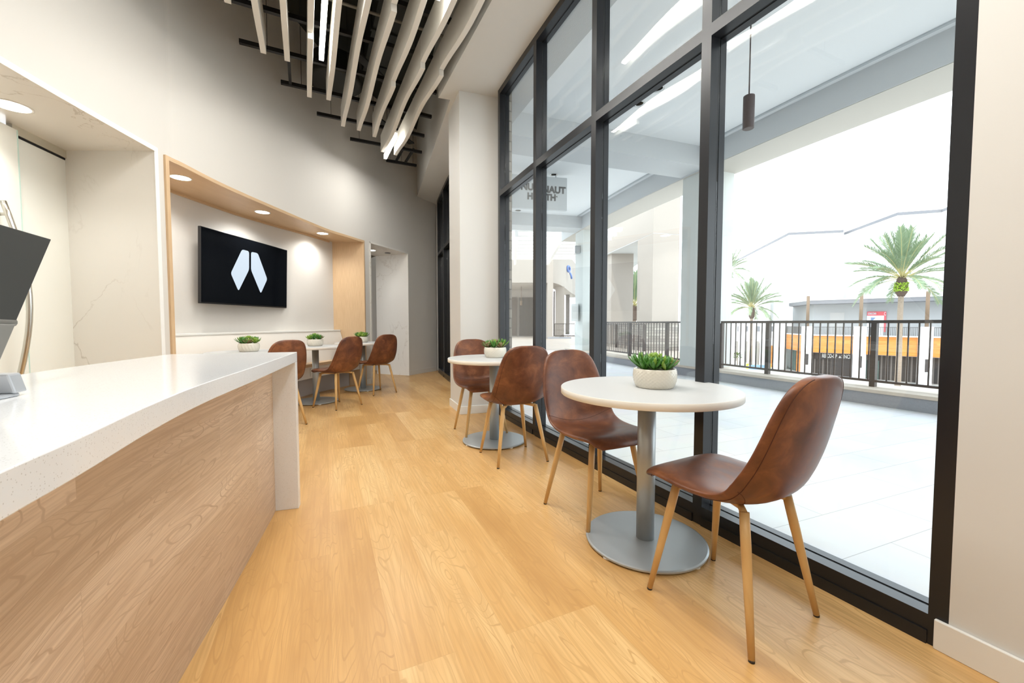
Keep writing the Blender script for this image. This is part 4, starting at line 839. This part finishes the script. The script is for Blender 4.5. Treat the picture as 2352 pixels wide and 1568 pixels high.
eb = thing('utility_box', 'white utility box on the side of the far outdoor column', 'electrical box', Dp(1316, 717, 12.85) + Vector((0.05, 0, 0))); MB().box(-0.12, 0.1, -0.12, 0.1, -0.28, 0.26).build('box', 'edge_white', eb, bevel=0.01); MB().box(-0.09, 0.07, -0.128, -0.12, -0.2, 0.18).build('box_door', 'trim_paint', eb)
# skylight trellis beyond the soffit
tr = thing('skylight_trellis', 'white slatted skylight trellis beyond the end of the terrace soffit', 'trellis', (2, 16.5, 4.3))
for k in range(9): MB().box(-3.6, 1.9, -1.9 + k * 0.8, -1.7 + k * 0.8, 0, 0.12).build('slat', 'far_white', tr)
for x in (-1.9, -0.2, 1.4): MB().box(x, x + 0.12, -2.0, 5, -0.22, 0.0).build('rafter', 'far_white', tr)
# ------------------------------------------------------------------ corridor building beyond
cb = thing('corridor_building', 'cream building at the end of the walkway with dark curtained shopfront and curved upper wall', 'building', (1, 28, 0)); o0 = Vector((1, 28, 0))
def P2(px, Y): return Vector(((px - 1176) / FPX * Y - o0.x, Y - o0.y))
MB().prism([P2(1150, 28), P2(1270, 28), P2(1270, 28) + Vector((0, 3)), P2(1150, 28) + Vector((0, 3))], 3.80, 6.2).build('upper_wall', 'cream_stucco', cb)
MB().prism([P2(1257, 28), P2(1270, 28), P2(1270, 28) + Vector((0, 2)), P2(1257, 28) + Vector((0, 2))], 0, 3.80).build('pier', 'cream_stucco', cb)
cv = catmull([P2(1270, 28), P2(1285, 29.5), P2(1298, 32.5), P2(1312, 37.5), P2(1330, 44)], 5)
MB().ribbon(cv, offset_path(cv, -1.0), 3.80, 6.9).build('curved_wall', 'cream_stucco', cb)
MB().prism([P2(1140, 33), P2(1262, 33), P2(1262, 33.3), P2(1140, 33.3)], 0, 3.8).build('shop_wall', 'cream_stucco', cb)
MB().prism([P2(1140, 28.2), P2(1257, 28.2), P2(1257, 33.2), P2(1140, 33.2)], 3.72, 3.8).build('ceiling', 'cream_stucco', cb)
for a, b in ((1172, 1186), (1192, 1224)): MB().prism([P2(a, 32.8), P2(b, 32.8), P2(b, 32.98), P2(a, 32.98)], 0.05, 3.1).build('curtained_window', 'curtain_brown', cb)
ctl = MB()
for k in range(9): x = 1193 + k * 3.6; ctl.prism([P2(x, 32.70), P2(x + 1.2, 32.70), P2(x + 1.2, 32.8), P2(x, 32.8)], 0.05, 3.05)
ctl.build('curtain_folds', 'slat_brown', cb)
MB().prism([P2(1275, 31), P2(1296, 31), P2(1296, 32), P2(1275, 32)], 0, 3.8).build('column', 'cream_stucco', cb)
for a, b, y in ((1270.6, 1274.5, 34), (1299, 1308, 38)): MB().prism([P2(a, y), P2(b, y), P2(b, y + .2), P2(a, y + .2)], 0.0, 3.7).build('dark_opening', 'slat_brown', cb)
MB().prism([P2(1258, 27.95), P2(1312, 27.95), P2(1312, 28.0), P2(1258, 28.0)], -0.02, 0.10).build('curb', 'granite_grey', cb)
rr_ = MB(); a, b = P2(1271, 28.3), P2(1320, 28.3)
for z in (1.0, 0.18): rr_.bar((a.x, a.y, z), (b.x, b.y, z), 0.05, 0.05)
for k in range(15): p = a.lerp(b, k / 14); rr_.bar((p.x, p.y, 0.1), (p.x, p.y, 1.0), 0.025, 0.025)
rr_.build('balcony_railing', 'rail_brown', cb)
pn = MB().tube([(P2(1197, 30).x, 2, 3.75), (P2(1197, 30).x, 2, 2.6)], 0.02, 6); pn.lathe([(0.07, 0), (0.07, -0.35)], 12, c=(P2(1197, 30).x, 2, 2.7)); pn.build('pendant', 'pole_brown', cb)
em = MB(); q = P2(1305, 33.5); em.tube([(q.x + 0.13 * math.cos(a_ * PI / 6), q.y + 0.2 * math.cos(a_ * PI / 6), 5.45 + 0.22 * math.sin(a_ * PI / 6)) for a_ in range(13)], 0.09, 8); em.tube([(q.x + 0.12, q.y, 5.15), (q.x + 0.22, q.y, 4.9), (q.x + 0.26, q.y, 4.65)], 0.08, 8)
em.build('blue_emblem', 'blue_sign', cb)
# ------------------------------------------------------------------ cream wing with columns and stone wall
cw = thing('terrace_wing', 'cream walkway wing with thick columns and a stacked stone wall across the terrace', 'building', (5.5, 16, 0)); o0 = Vector((5.5, 16, 0))
MB().prism([P2(1497, 16), P2(1557, 16.3), P2(1557, 16.3) + Vector((-0.15, 1.3)), P2(1462, 17.35)], 0.95, 4.52).build('column', 'cream_stucco', cw)
MB().prism([P2(1403, 20.6), P2(1453, 20.6), P2(1453, 20.6) + Vector((-0.2, 1.4)), P2(1403, 20.6) + Vector((-0.2, 1.4))], 0.0, 4.52).build('column', 'cream_stucco', cw)
q0, q1, q2, q3 = P2(1497, 16), P2(1557, 16.3), P2(1450, 26), P2(1322, 26)
MB().prism([q0, q1, q2, q3], 4.54, 7.2).build('upper_wall', 'cream_stucco', cw)
MB().prism([q0 + Vector((0.01, 0.01)), q1 + Vector((-0.02, 0.01)), q2, q3 + Vector((0.01, 0))], 4.515, 4.545).build('wall_joint', 'sign_grey', cw)
MB().prism([P2(1476, 15.8), P2(1560, 15.8), P2(1560, 16.25), P2(1476, 16.25)], -1.2, 1.0).build('stone_wall', 'stacked_stone', cw)
MB().prism([P2(1388, 21.5), P2(1478, 18), P2(1478, 18.3), P2(1388, 21.8)], -0.6, 0.95).build('stone_wall', 'stacked_stone', cw)
wr = MB(); a, b = P2(1390, 19.0), P2(1480, 15.4)
for z in (1.0, -0.1): wr.bar((a.x, a.y, z), (b.x, b.y, z), 0.05, 0.05)
for k in range(30): p = a.lerp(b, k / 29); wr.bar((p.x, p.y, -0.1), (p.x, p.y, 1.0), 0.018, 0.018)
for k in (0, 13, 27, 39): p = a.lerp(b, k / 39); wr.bar((p.x, p.y, -0.4), (p.x, p.y, 1.0), 0.09, 0.09)
wr.build('wing_railing', 'rail_brown', cw)
# ------------------------------------------------------------------ plaza and buildings across it
structure('plaza_ground', MB().prism([(5.0, -30), (140, -30), (140, 160), (-30, 160), (-30, 36), (2, 36), (8, 14)], -5.8, -5.5), 'plaza_paving')
sh = thing('shop_building', 'two-storey shopping building with orange wood band, dark shopfronts and grey roof canopy across the plaza', 'building', (40, 47, 0)); o0 = Vector((40, 47, 0))
FPp = [P2(1806, 57.8), P2(1855, 51), P2(1977, 47.5), P2(2129, 43.3), P2(2310, 39.5)]
back = Vector((0.70, 0.72))
def offp(P, d): return [p + back * d for p in P]
MB().ribbon(offp(FPp, 0.15), offp(FPp, 0.5), -2.55, -0.48).build('wood_band', 'facade_cedar', sh)
MB().ribbon(offp(FPp, -0.02), offp(FPp, 0.6), -0.48, -0.36).build('band_coping', 'far_white', sh)
MB().ribbon(offp(FPp, 1.6), offp(FPp, 2.0), -5.5, -2.5).build('shopfront', 'slatted_dark', sh)
MB().ribbon(offp(FPp, 0.2), offp(FPp, 4.2), -0.60, -0.49).build('walkway_floor', 'far_white', sh)
MB().ribbon(offp(FPp, 0.5), offp(FPp, 1.7), -2.62, -2.52).build('shopfront_soffit', 'far_grey', sh)
MB().ribbon(offp(FPp, 4.0), offp(FPp, 4.4), -0.5, 3.6).build('setback_wall', 'far_grey', sh)
MB().ribbon(offp(FPp[:], 1.2), offp(FPp, 5.0), 3.45, 3.90).build('roof_canopy', 'fascia_grey', sh)
MB().ribbon(offp(FPp[:], 1.15), offp(FPp, 5.0), 3.90, 4.02).build('roof_edge', 'far_white', sh)
fa_, fb_ = FPp[0], FPp[1]
for (a, b) in ((FPp[1], FPp[2]), (FPp[2], FPp[3]), (FPp[3], FPp[4]), (FPp[0], FPp[1])):
    rl = MB(); n = int((b - a).length / 0.14)
    for k in range(n): p = a.lerp(b, k / n) + back * 0.3; rl.bar((p.x, p.y, -0.36), (p.x, p.y, 0.56), 0.025, 0.025)
    pa_, pb_ = a + back * 0.3, b + back * 0.3; rl.bar((pa_.x, pa_.y, 0.58), (pb_.x, pb_.y, 0.58), 0.05, 0.05); rl.build('balcony_railing', 'rail_brown', sh)
for i, p in enumerate(FPp[1:4]):
    c_ = MB().box(p.x - 0.42, p.x + 0.42, p.y - 0.3, p.y + 0.5, -5.5, 0.66); k = c_.build('column', 'far_white', sh)
    MB().box(p.x - 0.36, p.x - 0.10, p.y - 0.42, p.y - 0.3, -4.1, -2.75).build('column_lamp', 'store_dark', sh)
    MB().tube([(p.x - 0.05, p.y, 0.66), (p.x - 0.05, p.y, 4.4)], 0.17, 10).build('flag_pole', 'pole_brown', sh)
def on_seg(a, b, px, off):     # point where the ray column px meets the offset facade line
    a = a + back * off + o0.to_2d(); b = b + back * off + o0.to_2d(); k = (px - 1176) / FPX
    t = (k * a.y - a.x) / ((b.x - a.x) - k * (b.y - a.y)); return a.lerp(b, t) - o0.to_2d()
s1, s2 = FPp[1], FPp[2]
a, b = on_seg(s1, s2, 1872, 1.45), on_seg(s1, s2, 1970, 1.45)
fd = MB(); fd.ribbon([a, b], [a + back * 0.1, b + back * 0.1], -3.45, -2.55); fd.build('sign_fascia', 'store_dark', sh)
a2, b2 = on_seg(s1, s2, 1912, 1.5), on_seg(s1, s2, 1968, 1.5); dg = MB(); dg.ribbon([a2, b2], [a2 + back * .05, b2 + back * .05], -5.5, -3.45); dg.build('shop_window', 'store_dark', sh)
def wall_text(txt, a, b, z, cap, nm, matn, parent, off=0.0):
    u_ = Vector((b.x - a.x, b.y - a.y, 0)); wd = u_.length; u_.normalize(); n_ = Vector((u_.y, -u_.x, 0))
    cu = bpy.data.curves.new('m', 'FONT'); cu.body = txt; cu.size = cap / 0.7; t = bpy.data.objects.new('m', cu); COL.objects.link(t); bpy.context.view_layer.update(); w0 = t.dimensions.x; bpy.data.objects.remove(t)
    M = Matrix.Translation(Vector((a.x, a.y, z)) + n_ * 0.06) @ Matrix(((u_.x, 0, n_.x, 0), (u_.y, 0, n_.y, 0), (0, 1, 0, 0), (0, 0, 0, 1)))
    return text_mesh(nm, txt, cap / 0.7, 0.02, M, matn, parent, sx=wd / w0, offset=off)
wall_text('REI CO-OP', on_seg(s1, s2, 1890, 1.45), on_seg(s1, s2, 1924, 1.45), -3.22, 0.46, 'shop_lettering', 'letter_white', sh, 0.012)
wall_text('SINCE 19', on_seg(s1, s2, 1935, 1.45), on_seg(s1, s2, 1968, 1.45), -3.22, 0.46, 'shop_lettering', 'letter_white', sh, 0.012)
mm = on_seg(s1, s2, 1929.5, 1.45); m = MB(); m.add([(mm.x - 0.12, mm.y - 0.1, -3.2), (mm.x + 0.12, mm.y - 0.16, -3.2), (mm.x, mm.y - 0.13, -2.9)], [[0, 1, 2]]); m.add([(mm.x - 0.12, mm.y - 0.05, -3.2), (mm.x + 0.12, mm.y - 0.11, -3.2), (mm.x, mm.y - 0.08, -2.9)], [[0, 2, 1]]); m.build('peak_mark', 'letter_white', sh)
s3 = FPp[3]; a, b = on_seg(s2, s3, 1992, 1.5), on_seg(s2, s3, 2022, 1.5); MB().ribbon([a, b], [a + back * .05, b + back * .05], -5.5, -3.3).build('shop_window', 'storefront_glass', sh)
a, b = on_seg(FPp[0], s1, 1809, 1.5), on_seg(FPp[0], s1, 1830, 1.5); MB().ribbon([a, b], [a + back * .05, b + back * .05], -5.5, -2.7).build('shop_window', 'storefront_glass', sh)
a, b = on_seg(FPp[0], s1, 1831, 1.4), on_seg(FPp[0], s1, 1846, 1.4); MB().ribbon([a, b], [a + back * .05, b + back * .05], -5.5, -2.5).build('wood_pier', 'facade_cedar', sh)
a, b = on_seg(s2, s3, 1985, 1.35), on_seg(s2, s3, 1992, 1.35); MB().ribbon([a, b], [a + back * .05, b + back * .05], -5.5, -2.5).build('white_pier', 'far_white', sh)
# dark recess and poster on the upper wall
a, b = on_seg(s1, s2, 1905, 3.95), on_seg(s1, s2, 1938, 3.95); MB().ribbon([a, b], [a + back * .02, b + back * .02], -0.5, 2.4).build('wall_recess', 'concrete', sh)
ps = thing('wall_poster', 'red framed poster on the upper wall of the shopping building', 'poster', (o0.x, o0.y, 0))
a, b = on_seg(s2, s3, 1990, 3.9), on_seg(s2, s3, 2034, 3.9); c3 = on_seg(s2, s3, 2029, 3.9)
MB().ribbon([a, b], [a + back * .03, b + back * .03], 1.95, 2.45).build('red_band', 'poster_red', ps); MB().ribbon([c3, b], [c3 + back * .03, b + back * .03], 0.0, 1.95).build('red_band', 'poster_red', ps)
MB().ribbon([a, c3], [a + back * .03, c3 + back * .03], -0.45, 1.95).build('poster_sheet', 'poster_white', ps)
a4, b4 = on_seg(s2, s3, 1999, 3.86), on_seg(s2, s3, 2010, 3.86); m = MB(); m.add([(a4.x, a4.y, 1.2), (b4.x, b4.y, 1.7), (a4.x, a4.y, 1.75)], [[0, 1, 2]]); m.build('blue_shape', 'poster_blue', ps)
wall_text('DOWNTOWN', on_seg(s2, s3, 1992, 3.86), on_seg(s2, s3, 2011, 3.86), 2.06, 0.28, 'poster_lettering', 'poster_white', ps); wall_text('C', on_seg(s2, s3, 2029, 3.86), on_seg(s2, s3, 2033, 3.86), 1.98, 0.40, 'poster_lettering', 'poster_white', ps)
# big white halls behind
wh = thing('white_hall', 'huge white blank-walled hall with thin grey roof edge, left of the palm', 'building', (46, 66, -5.5)); o0 = Vector((46, 66, -5.5))
pth_ = [P2(1600, 122), P2(1690, 92.7), P2(1805, 65.5), P2(1930, 63.6)]
MB().ribbon(pth_, [p + Vector((1.2, 1.6)) for p in pth_], 0, 20.5).build('wall', 'far_white', wh); MB().ribbon([p + Vector((-0.1, -0.1)) for p in pth_], [p + Vector((1.2, 1.6)) for p in pth_], 20.5, 20.85).build('roof_edge', 'fascia_grey', wh)
wh = thing('white_hall', 'huge white blank-walled hall with stepped grey roof edge, right behind the big palm', 'building', (54, 54, -5.5)); o0 = Vector((54, 54, -5.5))
pth_ = [P2(1905, 68.6), P2(2050, 53.7), P2(2150, 52.2), P2(2172, 50.5), P2(2350, 48)]
MB().ribbon(pth_, [p + Vector((8, 8)) for p in pth_], 0, 20.5).build('wall', 'far_white', wh); MB().ribbon([p + Vector((-0.1, -0.1)) for p in pth_], [p + Vector((8, 8)) for p in pth_], 20.5, 20.85).build('roof_edge', 'fascia_grey', wh)
# white arcade building at left of the plaza
ar = thing('arcade_building', 'white arcade building with tall pilasters and narrow openings left across the plaza', 'building', (39, 60, 0)); o0 = Vector((39, 60, 0))
A0, A1 = P2(1660, 77), P2(1803, 58); an = Vector((-0.97, -0.2))
MB().ribbon([A0, A1], [A0 + Vector((0.6, 0.3)), A1 + Vector((0.6, 0.3))], -5.5, 2.0).build('wall', 'far_white', ar)
def seg_px(px): k = (px - 1176) / FPX; a = A0 + o0.to_2d(); b = A1 + o0.to_2d(); t = (k * a.y - a.x) / ((b.x - a.x) - k * (b.y - a.y)); return a.lerp(b, t) - o0.to_2d()
def patch(nm, p0, p1, y0, y1, m_, off=0.04):
    a, b = seg_px(p0), seg_px(p1); Ya = a.y + o0.y
    z1 = EYE - (y0 - 742) / FPX * Ya; z0 = max(-5.5, EYE - (y1 - 742) / FPX * Ya); dn_ = Vector((-(b - a).y, (b - a).x)).normalized(); dn_ = dn_ if dn_.x < 0 else -dn_
    MB().prism([a, b, b + dn_ * off, a + dn_ * off], z0, z1).build(nm, m_, ar)
for a, b in ((1694, 1703), (1715, 1724), (1739, 1752), (1769, 1789)): patch('upper_window', a, b, 749, 761, 'fascia_grey')
for a, b in ((1692, 1701), (1713, 1722), (1737, 1746)): patch('arch_opening', a, b, 783, 860, 'cream_stucco')
patch('wood_door', 1745, 1752, 788, 860, 'trunk_boot', 0.06); patch('wood_door', 1771, 1788, 793, 860, 'facade_cedar', 0.06)
patch('dark_door', 1720, 1724, 786, 860, 'slat_brown', 0.06); patch('dark_door', 1699, 1703, 784, 860, 'slat_brown', 0.06)
for a, b in ((1680, 1690), (1703, 1713), (1725, 1737), (1753, 1769)): patch('pilaster', a, b, 700, 870, 'far_white', 0.5)
patch('upper_recess', 1757, 1789, 690, 745, 'far_grey', 0.05); patch('pilaster', 1790, 1803, 680, 870, 'far_white', 0.9)
ba = thing('low_barrier', 'low blue barrier with yellow ends on the plaza below', 'barrier', (34.0, 57, -5.5))
MB().box(-1.0, 1.9, -0.1, 0.1, 0.1, 0.7).build('blue_panel', 'pool_blue', ba); MB().box(-1.2, -1.0, -0.15, 0.15, 0, 0.9).build('yellow_post', 'bollard_yellow', ba); MB().box(1.9, 2.1, -0.15, 0.15, 0, 0.9).build('yellow_post', 'bollard_yellow', ba)
sb = thing('shrub', 'small round shrub by the arcade building', 'shrub', (0.5526 * 62, 62, -5.5)); rs = random.Random(4); m = MB()
for k in range(160):
    a = rs.uniform(0, 6.3); e = rs.uniform(-0.6, 1.5); r = rs.uniform(0.35, 0.55); c = Vector((math.cos(a) * math.cos(e) * r, math.sin(a) * math.cos(e) * r, 1.5 + math.sin(e) * r)); leaf(m, c, Vector((math.cos(a), math.sin(a), rs.uniform(-.3, .8))), Vector((0.01, 0, 1)), 0.25, 0.06, 0.02, 0)
m.build('foliage', 'shrub', sb); MB().tube([(0, 0, 0), (0, 0, 1.3)], 0.06, 8).build('stem', 'trunk', sb)
# ------------------------------------------------------------------ palms
def frond_mesh(seed, L_, droop):
    rnd = random.Random(seed); m = MB(); pts = []
    for i in range(13):
        s = i / 12; pts.append(Vector((L_ * (s - 0.10 * droop * s * s), 0, L_ * (0.22 * s - droop * 0.55 * s ** 2.3))))
    m.tube(pts, [0.030 * (1 - 0.85 * i / 12) + 0.004 for i in range(13)], 5, mi=1)
    N = 64
    for k in range(N):
        s = 0.22 + 0.76 * k / N; i = int(s * 12); f = s * 12 - i; p = pts[i].lerp(pts[min(12, i + 1)], f); d = (pts[min(12, i + 1)] - pts[i]).normalized()
        ll = L_ * 0.175 * math.sin(PI * min(1, (s - 0.15) * 1.08)) ** 0.5 + 0.05
        for sd in (-1, 1):
            dr = (d * 0.95 + Vector((0, sd, 0)) * 0.62 + Vector((0, 0, rnd.uniform(-0.05, 0.38)))).normalized(); w_ = d * 0.026
            m.add([p - w_, p + w_, p + dr * ll * 0.6 + w_ * 0.8 - Vector((0, 0, 0.01)), p + dr * ll - Vector((0, 0, 0.05 * ll)), p + dr * ll * 0.6 - w_ * 0.8], [[0, 1, 2, 3, 4]])
    return m
FM = []
for k, dr in enumerate((0.15, 0.45, 0.85)):
    o = frond_mesh(20 + k, 1.0 * 3.9, dr).build('frond', ['frond', 'rachis'], recalc=False); FM.append(o.data); bpy.data.objects.remove(o)
def palm(label, x, y, z0, zc, sc_, n, seed, tr=0.2, fern=False):
    rnd = random.Random(seed); p = thing('date_palm', label, 'palm tree', (x, y, z0), 0, 'date palms on the plaza'); h = zc - z0
    MB().tube([(0, 0, 0), (0.03, 0, h * 0.35), (0, 0.02, h * 0.7), (0, 0, h - 0.9 * sc_)], [tr * 1.15, tr, tr * 0.95, tr * 0.95], 16).build('trunk', 'trunk', p)
    MB().lathe([(tr * 0.95, h - 1.45 * sc_), (tr * 1.9, h - 1.15 * sc_), (tr * 2.0, h - 0.5 * sc_), (tr * 1.7, h - 0.1 * sc_), (tr * 0.8, h + 0.15 * sc_)], 18, disp=lambda k, i: 0.04 * math.sin(k * 2.1 + i)).build('crown_base', 'trunk_boot', p)
    if fern:
        m = MB()
        for k in range(420):
            a = rnd.uniform(0, 2 * PI); z = h - rnd.uniform(0.35, 1.05) * sc_; c = Vector((math.cos(a) * tr * 1.95, math.sin(a) * tr * 1.95, z))
            leaf(m, c, Vector((math.cos(a), math.sin(a), rnd.uniform(-.6, .9))), Vector((0.01, 0, 1)), 0.14, 0.05, 0.015, 0)
        m.build('fern_collar', 'fern', p)
    for k in range(n):
        t_ = (k + 0.5) / n; el = math.radians(-22 + 105 * t_ ** 0.8 + rnd.uniform(-6, 6)); az = k * 2.39996 + rnd.uniform(-.15, .15)
        me = FM[2] if t_ < 0.18 else (FM[1] if t_ < 0.55 else FM[0]); f = bpy.data.objects.new('frond', me); COL.objects.link(f); f.parent = p
        f.location = (0, 0, h + rnd.uniform(-0.1, 0.15) * sc_); f.rotation_euler = (0, -el, az); s = sc_ * rnd.uniform(0.86, 1.05); f.scale = (s, s, s)
    return p
palm('tall date palm with bright fern collar in front of the shopping building', 32.2, 34, -5.5, 4.75, 1.04, 56, 1, 0.19, True)
palm('smaller date palm seen right of the near outdoor column', 33.9, 58, -5.5, 3.2, 1.05, 52, 2, 0.19)
palm('distant palm just peeping out beside the near outdoor column', 0.527 * 70, 70, -5.5, 9.8, 1.0, 36, 3, 0.2)
palm('palm glimpsed through the gap between the cream columns', 0.2975 * 34, 34, -5.5, 2.4, 0.8, 34, 4, 0.2)
